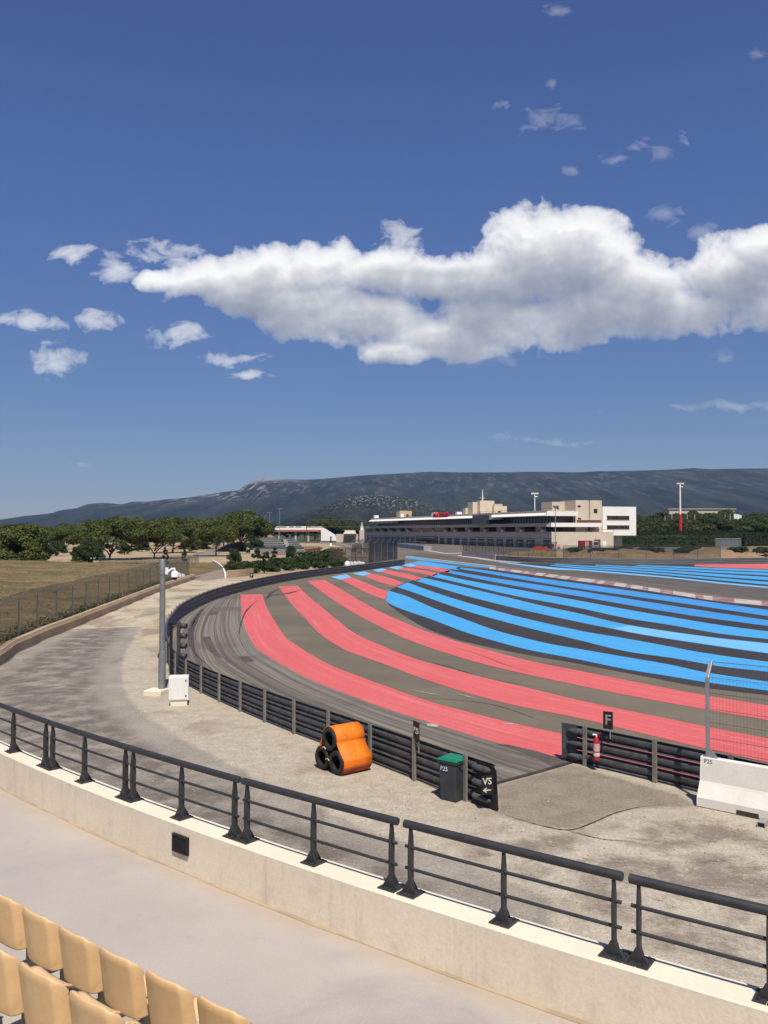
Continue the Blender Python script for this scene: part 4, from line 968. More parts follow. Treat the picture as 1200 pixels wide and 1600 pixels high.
b = MB(); b.sphere(cdm-zz*.07, .115, 16, 10); b.build('lens_dome', M_black2, dm, smooth=True)
cb_ = P(277, 1104); t = thing('electrical_cabinet', 'white electrical cabinet on a pale plinth beside the grey pole', 'cabinet', cb_, 0)
rz = R(10)
b = MB(); b.box(cb_+Vector((0, .25, .10)), (.58, .34, .22), rz); b.build('plinth', M_cap, t, bevel=.01)
b = MB(); b.box(cb_+Vector((0, .25, .63)), (.68, .42, .84), rz); b.build('box', M_whitebox, t, bevel=.012)
b = MB(); b.box(cb_+Vector((.005, .25-.214, .63)), (.62, .012, .78), rz); dr = b.build('door', M_whitebox, t, bevel=.004)
b = MB()
for z in (.36, .90): b.box(cb_+Vector((.28, .25-.172, z)), (.045, .02, .06), rz)
b.build('hinge', M_rail, dr)
sp_ = P(267, 1060); t = thing('signal_light_panel', 'dark four lamp signal panel on a black post behind the guardrail bend', 'signal light', sp_)
b = MB(); b.box(sp_+zz*1.16, (.11, .10, 2.32)); b.tube([sp_+zz*2.3, sp_+zz*2.36], .085, 10); b.build('post', M_black2, t)
b = MB(); pc = sp_+Vector((.30, .06, 1.46)); b.box(pc, (.13, .34, 1.82), R(8)); b.tube([sp_+zz*2.18, pc+zz*.78], .03, 8); b.tube([sp_+zz*.78, pc-zz*.72], .03, 8); b.build('panel', mat('charcoal_panel', (.055,.055,.06), (.04,.04,.045), 3, 4, .6), t, bevel=.01)
for k in range(4):
    c = pc+Vector((.06, .0, .74-.42*k)); b = MB(); ax = Vector((.97, -.2, 0)).normalized()
    b.tube([c, c+ax*.30], .105, 18, cap=False); b.tube([c+ax*.05, c+ax*.06], .10, 18); o = b.build('lamp_hood', mat('charcoal_hood', (.065,.065,.07), (.05,.05,.055), 3, 4, .5), t, smooth=40)
    so = o.modifiers.new('thick', 'SOLIDIFY'); so.thickness = .006

# ================================================================== EXTINGUISHER
ep = PY(932, 1188, 22.35); ep.z = max(.16, ep.z); t = thing('fire_extinguisher', 'red fire extinguisher with white label hanging on the short guardrail', 'fire extinguisher', ep)
b = MB(); b.tube([ep, ep+zz*.015, ep+zz*.50, ep+zz*.58, ep+zz*.62], [.06, .085, .085, .05, .03], 18); b.build('cylinder', M_redext, t, smooth=45)
b = MB(); b.tube([ep+zz*.24, ep+zz*.44], .0865, 18, cap=False); lab = b.build('label_upper', mat('pink_label', (.55,.28,.30), (.62,.4,.4), 40, 2, .6), t, smooth=40)
b = MB(); b.tube([ep+zz*.12, ep+zz*.21], .0865, 18, cap=False); b.build('label_lower', M_letter, t, smooth=40)
b = MB(); b.tube([ep+zz*.62, ep+zz*.66], .025, 10); b.box(ep+Vector((-.05, -.02, .67)), (.11, .03, .03)); b.build('valve', M_whiteplastic, t)
b = MB(); b.box(ep+Vector((.05, -.02, .70)), (.15, .025, .02)); b.build('lever', M_redext, t)
b = MB(); b.tube([ep+Vector((.03, 0, .65)), ep+Vector((.12, -.02, .60)), ep+Vector((.14, -.02, .4)), ep+Vector((.15, -.03, .2))], [.014, .016, .018, .04], 10); b.build('hose', M_black2, t, smooth=40)

# ================================================================== WHITE BARRIER WITH DEBRIS FENCE
c0b = P(1089, 1260.6); d_b = (P(1198.5, 1283.5)-c0b).normalized(); nb = Vector((d_b.y, -d_b.x, 0))   # towards the camera
if nb.y > 0: nb = -nb
LB = 4.0
t = thing('concrete_barrier', 'white concrete safety barrier with wire debris fence at the right edge', 'barrier', c0b)
prof_ = [(0, .02), (0, .22), (-.17, .50), (-.20, .56), (-.255, 1.06), (-.27, 1.08), (-.40, 1.08), (-.415, 1.06), (-.47, .56), (-.50, .50), (-.67, .22), (-.67, .02)]
b = MB()
x_slots = [0, .86, .87, 1.33, 1.34, 2.7, 2.71, 3.2, 3.21, LB]
for xi, x in enumerate(x_slots):
    for a_, z in prof_:
        b.v.append(tuple(c0b+d_b*x+nb*a_+zz*(z if not (z < .05 and xi in (2, 3, 6, 7)) else .11)))
m_ = len(prof_)
for i in range(len(x_slots)-1):
    for k in range(m_):
        k2 = (k+1) % m_; b.f.append((i*m_+k, i*m_+k2, (i+1)*m_+k2, (i+1)*m_+k)); b.mi.append(0)
b.f.append(tuple(range(m_))); b.mi.append(0); b.f.append(tuple((len(x_slots)-1)*m_+k for k in reversed(range(m_)))); b.mi.append(0)
blk = b.build('block', M_barrier, t, bevel=.008)
text_mesh('P25', .13, M_black2, blk, 'lettering', c0b+d_b*.17+nb*(-.2615+.012)+zz*.985, d_b, zz*.5+nb*(-.055), .003)
b = MB(); b.obox(c0b+d_b*1.10+nb*.004+zz*.055, d_b*.235, nb*.003, zz*.05); b.build('lifting_slot', M_dark, t)
top0 = c0b+nb*(-.335)+zz*1.08
def crank(o_, h=1.78): return [o_, o_+zz*h, o_+zz*(h+.34)-nb*.24]
for x in (.13, 2.6):
    b = MB(); o_ = top0+d_b*x
    pts = crank(o_)
    for i in range(2):
        a_, c_ = pts[i], pts[i+1]; dd = (c_-a_).normalized(); b.obox((a_+c_)/2, d_b*.038, dd.cross(d_b)*.03, dd*((c_-a_).length/2+.01))
    pst = b.build('fence_post', M_steel, t, bevel=.004)
    b = MB(); b.prism([o_+d_b*x_+zz*z_ for x_, z_ in ((.04,.012),(.22,.012),(.20,.05),(.04,.22))], nb*.012); b.obox(o_+zz*.006+d_b*.07, d_b*.17, nb*.06, zz*.006); b.build('gusset', M_steel, pst)
b = MB(); off = d_b
def fence_pt(x, h):
    if h <= 1.78: return top0+d_b*x+zz*h+nb*(-.03)
    f_ = (h-1.78)/.42; return top0+d_b*x+zz*(1.78+.34*f_)+nb*(-.03-.24*f_)
x0_, x1_ = .17, 3.9
k = 0
while x0_+k*.075 < x1_:
    x = x0_+k*.075; b.tube([fence_pt(x, .10), fence_pt(x, 1.78), fence_pt(x, 2.2)], .0016, 3, cap=False); k += 1
for h in [.10+.15*j for j in range(15)]:
    b.tube([fence_pt(x0_, h), fence_pt(x1_, h)], .0015, 3, cap=False)
b.build('mesh', M_wire, t)
b = MB()
for h in (.10, .16, .42, .78, 1.08, 1.44, 1.80): b.tube([fence_pt(x0_, h)+zz*.0, fence_pt((x0_+x1_)/2, h)-zz*.02, fence_pt(x1_, h)], .0045, 5)
b.tube([fence_pt(x0_, 2.2), fence_pt(x1_, 2.2)], .007, 5); b.build('cable', M_wire, t)
bp = P(1190, 1293); t = thing('steel_bracket', 'loose folded steel bracket on the ground by the white barrier', 'bracket', bp)
dd = Vector((.62, .78, 0)).normalized(); ee = Vector((dd.y, -dd.x, 0))
b = MB(); c_ = bp+dd*.12+zz*.06; b.obox(c_+zz*.055, dd*.17, ee*.075, zz*.005); b.obox(c_-ee*.072, dd*.17, ee*.004, zz*.05); b.obox(c_+ee*.072, dd*.17, ee*.004, zz*.05); b.build('channel', M_steel, t)

# ================================================================== LEFT FENCE ON LOW WALL
WB = [(-300,1168),(-150,1112),(-60,1072),(0,1040),(25,1021),(50,1009),(75,997),(115,981),(150,966),(200,945),(250,924),(297,907.5),(305,905)]
wb = [Vector((p.x, p.y, 0)) for p in (P(*q) for q in WB)]; wp = spline(wb, 150)
t = thing('kerb_wall', 'low tan concrete wall along the left edge of the service road', 'wall', wp[60])
sl = 1 if perp(tang(wp, 60)).x < 0 else -1
b = MB(); b.sweep(wp, [(0, -.1), (0, .46), (sl*.03, .50), (sl*.07, .66), (sl*.38, .66), (sl*.40, -.1)], closed=True, cap=True); b.build('wall_body', M_tanwall, t, smooth=30)
ribbon_a = [p-perp(tang(wp, i))*sl*.03+zz*.018 for i, p in enumerate(wp)]; ribbon_b = [p-perp(tang(wp, i))*sl*(.10+.05*math.sin(i*.7))+zz*.018 for i, p in enumerate(wp)]
b = MB(); b.strip(ribbon_a, ribbon_b); struct(b.build('dark_ground_strip', M_patch))  # dark wavy strip along the foot of the low wall
t = thing('boundary_fence', 'grey chain link fence with cranked posts along the left of the service road', 'fence', wp[60])
fl = [p+perp(tang(wp, i))*sl*.62 for i, p in enumerate(wp)]
fd = spline(fl, 400); ln_ = [0]
for i in range(1, 400): ln_.append(ln_[-1]+(fd[i]-fd[i-1]).length)
def fat(s): k_ = min(range(400), key=lambda i: abs(ln_[i]-s)); return fd[k_], tang(fd, k_)
w0 = P(20, 996, .5); s0 = ln_[min(range(400), key=lambda i: (fd[i]-Vector((w0.x, w0.y, 0))).length)]
s_ = s0-3.7*3; kink = 2.55
while s_ < ln_[-1]:
    if s_ > 0:
        p, tg = fat(s_); q = -perp(tg)*sl; b = MB()
        pts = [p+zz*.0, p+zz*kink, p+zz*(kink+.46)+q*.42]
        for i in range(2):
            a_, c_ = pts[i], pts[i+1]; d_ = (c_-a_).normalized(); b.obox((a_+c_)/2, tg*.042, d_.cross(tg)*.035, d_*((c_-a_).length/2+.012))
        b.build('post', M_fpost, t)
    s_ += 3.7
b = MB(); b.strip([p+zz*.35 for p in fd[::4]], [p+zz*kink for p in fd[::4]]); b.build('mesh', M_chain, t)
b = MB(); b.strip([p+zz*kink for p in fd[::4]], [p+zz*(kink+.45)-perp(tang(fd[::4], i))*sl*.41 for i, p in enumerate(fd[::4])]); b.build('mesh_overhang', M_chain, t)
b = MB(); b.tube([p+zz*kink for p in fd[::8]], .016, 5); b.tube([p+zz*1.45 for p in fd[::8]], .006, 4); b.build('top_wire', M_fpost, t)

# ================================================================== PIT BUILDING
M_grey = mat('grey_render', (.58,.49,.39), (.51,.43,.345), .3, 6, .85, stretch=(.4,.4,2))
M_cream = mat('cream_render', (.62,.53,.40), (.57,.485,.365), .25, 6, .85)
M_whiter = mat('white_render', (.84,.81,.74), (.79,.765,.70), .2, 5, .8)
M_par = mat('parapet_grey', (.52,.455,.375), (.46,.40,.33), .25, 5, .85)
M_glass = mat('dark_glazing', (.018,.016,.015), (.05,.035,.028), .5, 3, .25, spec=.5)
M_glassb = mat('blue_glazing', (.012,.018,.028), (.03,.04,.06), .4, 3, .12, spec=.6)
M_doorg = mat('garage_door_grey', (.085,.09,.10), (.065,.07,.08), .8, 3, .6, stretch=(.1,.1,6))
M_recess = mat('dark_recess', (.035,.03,.028), (.06,.048,.04), .6, 4, .8)
M_tanbox = mat('tan_render', (.52,.40,.25), (.46,.345,.21), .4, 5, .85)
M_brown = mat('brown_railing', (.16,.08,.05), (.12,.06,.04), 1, 3, .7)
M_redsign = mat('red_letter_enamel', (.50,.02,.02), (.42,.018,.02), 2, 2, .5)
FA = Vector((60.5, 310, 0)); fs = Vector((-67, 195, 0)).normalized(); fd_ = Vector((fs.y, -fs.x, 0))
def F(s, d, z): return FA+fs*s+fd_*(d*1.18 if d > 0 else d)+zz*z
pit = thing('pit_building', 'long pit lane building with garages below and white end block at right', 'building', FA)
def fbox(b, s0, s1, d0, d1, z0, z1, mi=0):
    pa, pb_ = F(s0, d0, z0), F(s1, d1, z1); dv = (pb_-pa).dot(fd_)
    b.obox((pa+pb_)/2, fs*(s1-s0)/2, fd_*dv/2, zz*(z1-z0)/2, mi)
def fpart(name, m, boxes, parent=None, bevel=0):
    b = MB()
    for q in boxes: fbox(b, *q)
    return b.build(name, m, parent or pit, bevel=bevel)
# ground storey: grey garage front (pillars, lintel band), cream end wall
gar_r = [15.8+8.6*k for k in range(11)]; gar_l = [141+7.4*k for k in range(11)]
DW, DH = 3.1, 3.7
fpart('garage_wall', M_grey, [(.3, 222, .3, 21.7, .0, 5.70)])
fpart('end_wall', M_cream, [(-.02, .28, .0, 22, 0, 5.74)])
edges = sorted(gar_r+gar_l)
bx_ = [(.3, 222, 0, .28, DH, 5.74)]
prev = .3
for c in [3.3]+edges:
    if c == edges[11]: pass
    bx_.append((prev, c-DW, 0, .28, 0, DH)); prev = c+DW
gap0, gap1 = gar_r[-1]+DW+1.5, gar_l[0]-DW-1.5
bx_ = [q for q in bx_ if not (q[0] > 100 and q[1] < 140 and q[1]-q[0] > 10)]
bx_ += [(gar_r[-1]+DW, gap0, 0, .28, 0, DH), (gap1, gar_l[0]-DW, 0, .28, 0, DH), (prev, 222, 0, .28, 0, DH)]
fpart('garage_front', M_grey, [q for q in bx_ if q[1] > q[0]])
for c in [3.3]+edges:
    b = MB(); fbox(b, c-DW+.02, c+DW-.02, .12, .26, .0, DH-.02)
    dr = b.build('garage_door', M_doorg, pit)
    b = MB(); fbox(b, c-DW+.05, c+DW-.05, .06, .11, DH-.75, DH-.25); fbox(b, c-DW+.05, c+DW-.05, .06, .11, 1.9, 2.05); b.build('door_panel', M_grey, dr)
fpart('entrance_glazing', M_glassb, [(gap0, gap1, .1, .26, 0, DH+.0)])
fpart('entrance_canopy', M_par, [(gap0+2, gap1-3, -1.6, .0, 2.9, 3.3)])
for c, w_ in ((16.0, 1.0),):
    fpart('end_door', M_brown, [(-.10, -.03, 15.0, 17.2, .2, 3.2)]); fpart('end_door', M_whiter, [(-.10, -.03, 18.0, 19.3, .2, 2.5)])
# first-floor gallery
fpart('gallery_slab', M_par, [(.0, 222.5, -.25, 22.0, 5.745, 5.95)])
fpart('gallery_wall', M_recess, [(5, 221, 5.0, 20, 5.955, 7.89)])
for k, s in enumerate([10.8,27.2,43.4,59.3,75,91,106.5,122,137,152,166,180,194,207]):
    w_ = 2.0 if not 100 < s < 140 else 6.5
    bxn = fpart('gallery_kiosk', M_tanbox, [(s-w_, s+w_, .5, 2.3, 5.955, 7.85)])
    fpart('awning', M_whiter, [(s-w_-3.0, s-w_-1.0, -.1, .9, 5.955, 6.75)], bxn)
b = MB()
for z in (6.35, 6.8): b.tube([F(1, -.1, z), F(221, -.1, z)], .035, 4)
for k in range(112): b.tube([F(1+k*1.97, -.1, 5.95), F(1+k*1.97, -.1, 6.8)], .03, 4)
b.build('gallery_railing', M_brown, pit)
fpart('middle_slab', M_par, [(1.5, 219.5, -1.2, 21, 7.9, 9.15)])
fpart('balcony_front', M_whiter, [(-.7, 1.48, -.6, 17.4, 7.75, 9.25)])
fpart('balcony_deck_railing', M_brown, [(-.6, -.5, 8.5, 17.2, 9.26, 10.3), (-.5, 1.0, 17.2, 17.3, 9.26, 10.3)])
# second floor glazing
b = MB(); fbox(b, 3.0, 205, 2.0, 20, 9.155, 11.74)
for k in range(86): fbox(b, 4+k*2.35, 4.14+k*2.35, 1.86, 1.995, 9.16, 11.74, 1)
b.build('upper_glazing', [M_glass, M_recess], pit)
fpart('middle_glazing', M_recess, [(1.5, 4.9, 5.0, 16, 5.955, 7.89)])
# roof
rf = fpart('roof', M_par, [(12.1, 206, -1.0, 20, 12.55, 13.75), (.5, 12.09, -1.0, 9.1, 12.55, 13.75)])
fpart('eave', M_whiter, [(12.1, 206.5, -1.2, 19.5, 11.745, 12.54), (.0, 12.09, -1.2, 9.05, 11.745, 12.54)], rf)
b = MB(); b.prism([F(0, -1.21, 11.75), F(0, -1.21, 12.9), F(0, -2.6, 11.9), F(0, -2.6, 11.75)], fs*206.5); b.build('sloping_eave', M_whiter, rf)
fpart('end_fascia', M_whiter, [(-.5, -.05, -2.2, 9.0, 11.75, 13.4)], rf)
for k in range(5): fpart('roof_fin', M_whiter, [(168+k*8, 168.8+k*8, -2.2, 1.8, 10.6, 11.74)], rf)
bay = fpart('glass_bay', M_glassb, [(46, 60, -3.6, 1.9, 9.16, 12.9)])
fpart('bay_corner', M_whiter, [(43.6, 45.9, -2.6, 1.9, 11.0, 12.7)])
b = MB()
for k in range(70): b.tube([F(3+k*2.9, 4.0, 13.75), F(3+k*2.9, 4.0, 14.75)], .04, 4)
b.tube([F(3, 4.0, 14.72), F(204, 4.0, 14.72)], .05, 4); b.build('roof_railing', M_recess, rf)
# control tower on the roof
ct = fpart('control_tower', M_cream, [(70, 72.6, 4, 9.9, 13.76, 19.7)])
fpart('wing', M_cream, [(68, 69.95, 9.0, 14.3, 13.76, 17.3), (72.65, 78, 2.1, 5.6, 13.76, 19.1), (78.05, 81, 1.2, 5.0, 13.76, 16.6)], ct)
fpart('wing_roof', M_grey, [(68.3, 69.9, 9.3, 12.6, 17.31, 18.2)], ct)
fpart('tower_door', M_grey, [(69.93, 69.99, 6.4, 7.7, 13.8, 16.7)], ct); fpart('wing_door', M_recess, [(67.93, 67.99, 10.6, 11.7, 13.8, 15.2)], ct)
b = MB(); mp = F(71.3, 5.6, 19.7); b.tube([mp, mp+zz*2.4, mp+zz*5.2], [.26, .2, .06], 8); b.tube([mp+zz*1.2-fd_*1.4, mp+zz*1.2+fd_*1.4], .06, 4); b.build('mast', M_whiter, ct)
rb = fpart('roof_block', M_tanbox, [(170, 175, 3, 9.0, 13.76, 17.4)])
fpart('window', M_glass, [(169.93, 169.98, 4.0, 5.0, 14.2, 15.6), (169.93, 169.98, 6.4, 7.4, 14.2, 15.6)], rb)
fpart('roof_unit', M_whiteplastic, [(84, 86, 0, 2, 13.76, 15.0), (112.5, 115, 0, 2, 13.76, 15.2), (200, 202.5, -1, 1.2, 13.76, 15.4), (157, 159, -.6, 1, 13.76, 15.4)], rf)
# stair tower and white block at the end
tw = fpart('stair_tower', M_cream, [(1.5, 12, 9.2, 13.6, 5.96, 17.6), (1.5, 12, 14.4, 18.6, 5.96, 17.6)])
fpart('groove', M_grey, [(2.2, 12, 13.61, 14.39, 9.3, 17.5)], tw)
fpart('window', M_glass, [(1.42, 1.49, 9.9, 11.0, 15.0, 15.7), (1.42, 1.49, 10.0, 11.1, 10.5, 11.1), (1.42, 1.49, 15.7, 17.0, 12.9, 14.5)], tw)
fpart('lift_block', M_grey, [(9, 17, 4.6, 9.15, 13.76, 17.2)], tw)
fpart('lift_block_window', M_glass, [(8.93, 8.99, 6.2, 6.9, 14.4, 15.8)], tw)
wb_ = fpart('white_block', M_whiter, [(1.0, 22, 18.65, 31, 4.6, 15.35)])
for z0, z1 in ((10.4, 11.9), (6.95, 8.35)):
    wn = fpart('window', M_glass, [(.93, .99, 20.2, 28.4, z0, z1)], wb_)
    fpart('frame', M_par, [(.90, .985, 20.0, 28.6, z1, z1+.14), (.90, .985, 20.0, 28.6, z0-.14, z0)], wn)
fpart('undercroft', M_par, [(4, 21, 22.1, 27.5, 0, 4.59)])
b = MB(); b.tube([F(-.1, -.1, 6.9), F(-.1, 22, 6.9)], .05, 4)
for k in range(12): b.tube([F(-.1, k*2.0, 5.95), F(-.1, k*2.0, 6.9)], .04, 4)
b.build('end_railing', M_brown, pit)
for s_c, body, sz in ((99.8, 'PAUL RICARD', 2.9),):
    text_mesh(body, sz, M_redsign, rf, 'roof_lettering', F(s_c, -1.4, 13.75), -fs, zz, .25)
# vehicles and barriers on the paddock side
def vehicle_box(b, c, ex, ey, L_, W_, z0, z1, mi=0, tl=0, tr=0):
    v = []
    for sx, sy in ((-1,-1),(1,-1),(1,1),(-1,1)): v.append(c+ex*sx*L_/2+ey*sy*W_/2+zz*z0)
    for sx, sy in ((-1,-1),(1,-1),(1,1),(-1,1)): v.append(c+ex*(sx*L_/2+(tl if sx < 0 else -tr))+ey*sy*W_/2*.94+zz*z1)
    b.add(v, [(3,2,1,0),(4,5,6,7),(0,1,5,4),(1,2,6,5),(2,3,7,6),(3,0,4,7)], mi)
def wheels(t, c, ex, ey, xs, r, W_):
    for x in xs:
        for s in (-1, 1):
            b = MB(); b.cyl(c+ex*x+ey*s*(W_/2-.12)+zz*r, r, .24*s, 16, ey); w_ = b.build('wheel', M_tyre, t)
            b = MB(); b.cyl(c+ex*x+ey*s*(W_/2+.125)+zz*r, r*.5, .01*s, 12, ey); b.build('rim', M_steel, w_)
M_truckred = mat('fire_engine_red', (.22,.018,.018), (.17,.016,.016), 1.5, 3, .4)
M_trucksilver = mat('truck_silver', (.36,.33,.33), (.27,.25,.26), 1.5, 3, .45)
vc_ = P(920, 858.6); ex, ey = Vector((1, .05, 0)).normalized(), Vector((-.05, 1, 0)).normalized()
t = thing('fire_truck', 'red and grey fire truck parked in front of the cream end wall', 'fire truck', vc_)
b = MB(); vehicle_box(b, vc_-ex*1.3, ex, ey, 4.2, 2.4, .55, 3.0); b.build('body', M_truckred, t, bevel=.06)
b = MB(); b.obox(vc_-ex*1.0-ey*1.2+zz*1.7, ex*.6, ey*.04, zz*1.0); b.build('shutter', M_trucksilver, t)
b = MB(); vehicle_box(b, vc_+ex*2.05, ex, ey, 2.4, 2.3, .55, 2.85, 0, .0, .45); cbm = b.build('cab', M_trucksilver, t, bevel=.06)
b = MB(); b.obox(vc_+ex*2.1-ey*1.16+zz*2.05, ex*.7, ey*.03, zz*.45); b.obox(vc_+ex*3.13+zz*2.05, ex*.03, ey*.9, zz*.4); b.build('window', M_glass, cbm)
b = MB(); b.box(vc_+ex*2.0+zz*2.98, (.5, 1.4, .22)); b.build('beacon_bar', M_redsign, t)
wheels(t, vc_, ex, ey, (-2.2, 2.1), .5, 2.3)
M_orbar = mat('orange_plastic', (.62,.10,.03), (.55,.08,.03), 1.2, 3, .6)
for i, (px, py) in enumerate(((836,860.5),(841,860.2),(846,860),(852,859.6))):
    q = P(px, py); t = thing('plastic_barrier', f'orange plastic road barrier by the garages, {["farthest left","second","third","rightmost"][i]} of the row', 'barrier', q, group='orange barriers by the garages')
    b = MB(); b.prism([q+Vector((x, 0, z)) for x, z in ((-.75,0),(.75,0),(.7,.35),(.55,1.15),(-.55,1.15),(-.7,.35))], Vector((0, .5, 0))); b.build('body', M_orbar, t, bevel=.04)
for i, (px, py) in enumerate(((862,857.5),(873,857.2))):
    q = P(px, py); t = thing('parked_trailer', ['small red trailer left of the grey lamp post at the garages', 'pink and white trailer right of the grey lamp post'][i], 'trailer', q)
    b = MB(); vehicle_box(b, q, ex, ey, 2.2 if i else 1.4, 1.4, .4, 1.7); b.build('body', [M_truckred, mat('pink_panel', (.55,.32,.28), (.6,.45,.4), .8, 2, .6)][i], t, bevel=.05); wheels(t, q, ex, ey, (0,), .35, 1.4)

# ================================================================== PIT WALL, FENCES AT THE PIT EXIT
M_bluegrey = mat('pale_blue_pit_wall', (.30,.36,.42), (.25,.31,.37), .2, 5, .8, c3=(.42,.46,.5), s3=.6, f3=(.55,.75))
M_lav = mat('pale_lavender_concrete', (.42,.37,.36), (.36,.32,.31), .4, 5, .85)
PWp = [P(x, y) for x, y in ((508,842.3),(540,844.6),(581,848.6),(632,856.2),(665,860.6))]; pw = spline(PWp, 50)
t = thing('pit_wall', 'long pale blue grey pit wall between pit straight and garages', 'wall', pw[25])
b = MB(); b.sweep(pw, [(-.25, 0), (-.25, 1.5), (.25, 1.5), (.25, 0)], closed=True, cap=True); wbd = b.build('wall_body', M_bluegrey, t)
q0_ = pw[39]; tq = tang(pw, 39); b = MB(); b.obox(q0_-perp(tq)*(.0)+zz*.85+Vector((tq.y, -tq.x, 0))*.27*(1 if Vector((tq.y, -tq.x, 0)).y < 0 else -1), tq*4.2, Vector((tq.y, -tq.x, 0))*.012, zz*.5); b.build('blue_panel', mat('royal_blue_panel', (.03,.10,.30), (.05,.16,.40), 1.5, 2, .7), t)
b = MB()
for i in range(0, 50, 1): b.tube([pw[i]+zz*1.5, pw[i]+zz*2.7], .05, 4)
for h in (2.0, 2.7): b.tube([p+zz*h for p in pw], .05, 4)
b.build('railing', M_steel, t)
LW = spline([P(x, y) for x, y in ((723,868.6),(750,871.4),(775,874.8))], 20)
t = thing('concrete_wall', 'short pale lavender concrete wall below the pit exit fence', 'wall', LW[10])
b = MB(); b.sweep(LW, [(-.2, 0), (-.2, 1.15), (.2, 1.15), (.2, 0)], closed=True, cap=True); b.build('wall_body', M_lav, t)
W2 = spline([P(x, y) for x, y in ((640,856.5),(665,860.6),(668,861))], 10)
t = thing('concrete_wall', 'stub of pale wall at the near end of the pit wall', 'wall', W2[-1])
b = MB(); q = P(665.5, 860.6); b.obox(q+zz*.75+Vector((.6, -.2, 0)), Vector((1.2, -.5, 0)), Vector((.15, .4, 0)), zz*.78); b.build('wall_body', M_lav, t)
def debris_fence(name, label, path, step, h, arm, z0, mpost, mmesh, armside=1, rp=.05):
    t = thing(name, label, 'fence', path[len(path)//2])
    pp = spline(path, max(2, int(plen(path)/step)+1))
    for i, p in enumerate(pp):
        q = perp(tang(pp, i))*armside; b = MB(); pts = [p+zz*z0*0, p+zz*h]+([p+zz*(h+arm)+q*arm] if arm else [])
        b.tube(pts, rp, 5); b.build('post', mpost, t)
    b = MB(); b.strip([p+zz*z0 for p in pp], [p+zz*h for p in pp])
    if arm: b.strip([p+zz*h for p in pp], [p+zz*(h+arm)+perp(tang(pp, i))*armside*arm for i, p in enumerate(pp)])
    b.build('mesh', mmesh, t); b = MB()
    for hh in (z0+.05, (z0+h)/2, h): b.tube([p+zz*hh for p in pp], .018, 4)
    b.build('cable', mpost, t); return t
M_fdark = mat('dark_fence_post', (.05,.055,.055), (.07,.075,.075), 2, 2, .6)
debris_fence('debris_fence', 'dark cranked debris fence above the pit exit wall', [P(x, y)+Vector((0, .6, 0)) for x, y in ((724,868.4),(775,874.4),(815,877.4),(870,879))], 3.0, 3.6, .5, 1.1, M_fdark, M_chain, 1)
debris_fence('wire_fence', 'dark post and wire fence in front of the sandy bank at right', [P(x, y)+Vector((0, 3.0, 0)) for x, y in ((885,878.5),(960,879.2),(1060,879.4),(1135,878.6))], 5.0, 3.3, 0, .2, M_fdark, M_chain)
debris_fence('debris_fence', 'pale cranked debris fence behind the far end of the left guardrail', [Vector((q.x-.9, q.y+1.0, 0)) for q in (P(556,892.5), P(592,887), P(622,882))], 4.4, 4.2, .7, .8, M_fpost, M_chain, -1)
debris_fence('debris_fence', 'dense dark mesh fence standing behind the pale cranked fence', [Vector((q.x-1.5, q.y+9, 0)) for q in (P(588,884), P(612,880), P(633,877))], 1.6, 4.4, .5, .2, M_fdark, M_chaindark, -1)
debris_fence('wire_fence', 'fence of dark posts with brown mesh behind the hedge', [P(x, y) for x, y in ((516,884),(540,885),(565,887),(580,887))], 3.0, 3.3, 0, .1, mat('brown_fence_post', (.05,.042,.035), (.07,.06,.05), 2, 2, .8), chain_mat('brown_mesh', (.10,.075,.05), .09, .42, .9, 0, False))
debris_fence('wire_fence', 'low wire fence across the field in front of the pines', [P(x, y) for x, y in ((155,886),(220,885),(300,880),(310,878))], 4.5, 1.6, 0, .1, M_fpost, M_chain)
debris_fence('wire_fence', 'thin wire fence in front of the terraced stand', [P(x, y) for x, y in ((400,868),(450,867.5),(500,866.5))], 4.5, 2.2, 0, .1, M_fdark, M_chain)
# slim lamp on the paddock and the taller masts
def lamp(name, label, base, h, r, head, group=None, m=M_steel):
    t = thing(name, label, 'lamp post', base, group=group)
    b = MB(); b.tube([base, base+zz*h], [r, r*.6], 8); b.build('pole', m, t)
    b = MB()
    if head == 'cup': b.tube([base+zz*h, base+zz*(h+.15), base+zz*(h+.5)], [.15, .5, .6], 10)
    elif head == 'arm':
        b.box(base+zz*(h+.05)+Vector((.5, 0, 0)), (1.5, .3, .18)); b.box(base+zz*(h+.05)-Vector((.5, 0, 0)), (1.0, .3, .18))
    else:
        b.box(base+zz*(h+.2), (3.2, .5, .25))
        for k in range(5): b.box(base+zz*(h+.55)+Vector((-1.3+k*.65, -.3, .0)), (.5, .3, .45))
        b.box(base+zz*(h-.9)+Vector((.6, 0, 0)), (1.2, .5, .35))
    b.build('lamp_head', m if head != 'arm' else M_steel, t); return t
lamp('lamp_post', 'slim grey lamp post with white cup head in front of the cream end wall', P(868, 872), 11.6, .13, 'cup')
q = PY(851, 800, 352); q.z = 13.0; lamp('floodlight_mast', 'white floodlight mast rising behind the pit building roof', Vector((q.x, 375, 0)), 22.2, .3, 'flood', m=M_whiter)
q = Vector((X_at(1063, 376), 376, 0)); t = lamp('floodlight_mast', 'tall floodlight mast, red below and white above, among the right pines', q, 26.6, .5, 'flood', m=M_whiter)
b = MB(); b.tube([q, q+zz*13.6], [.8, .7], 12); b.build('red_base', mat('mast_red', (.50,.03,.025), (.42,.025,.02), .6, 2, .6), t)
for i, (px, py, Y) in enumerate(((437,795,400),(421,801,440),(413.5,806,480),(408,809,520))):
    q = Vector((X_at(px, Y), Y, 0)); lamp('lamp_post', f'grey street lamp behind the terraced stand, {["nearest and tallest","second nearest","third nearest","farthest"][i]}', q, Z_at(py, Y), .14, 'arm', 'street lamps behind the terraces')
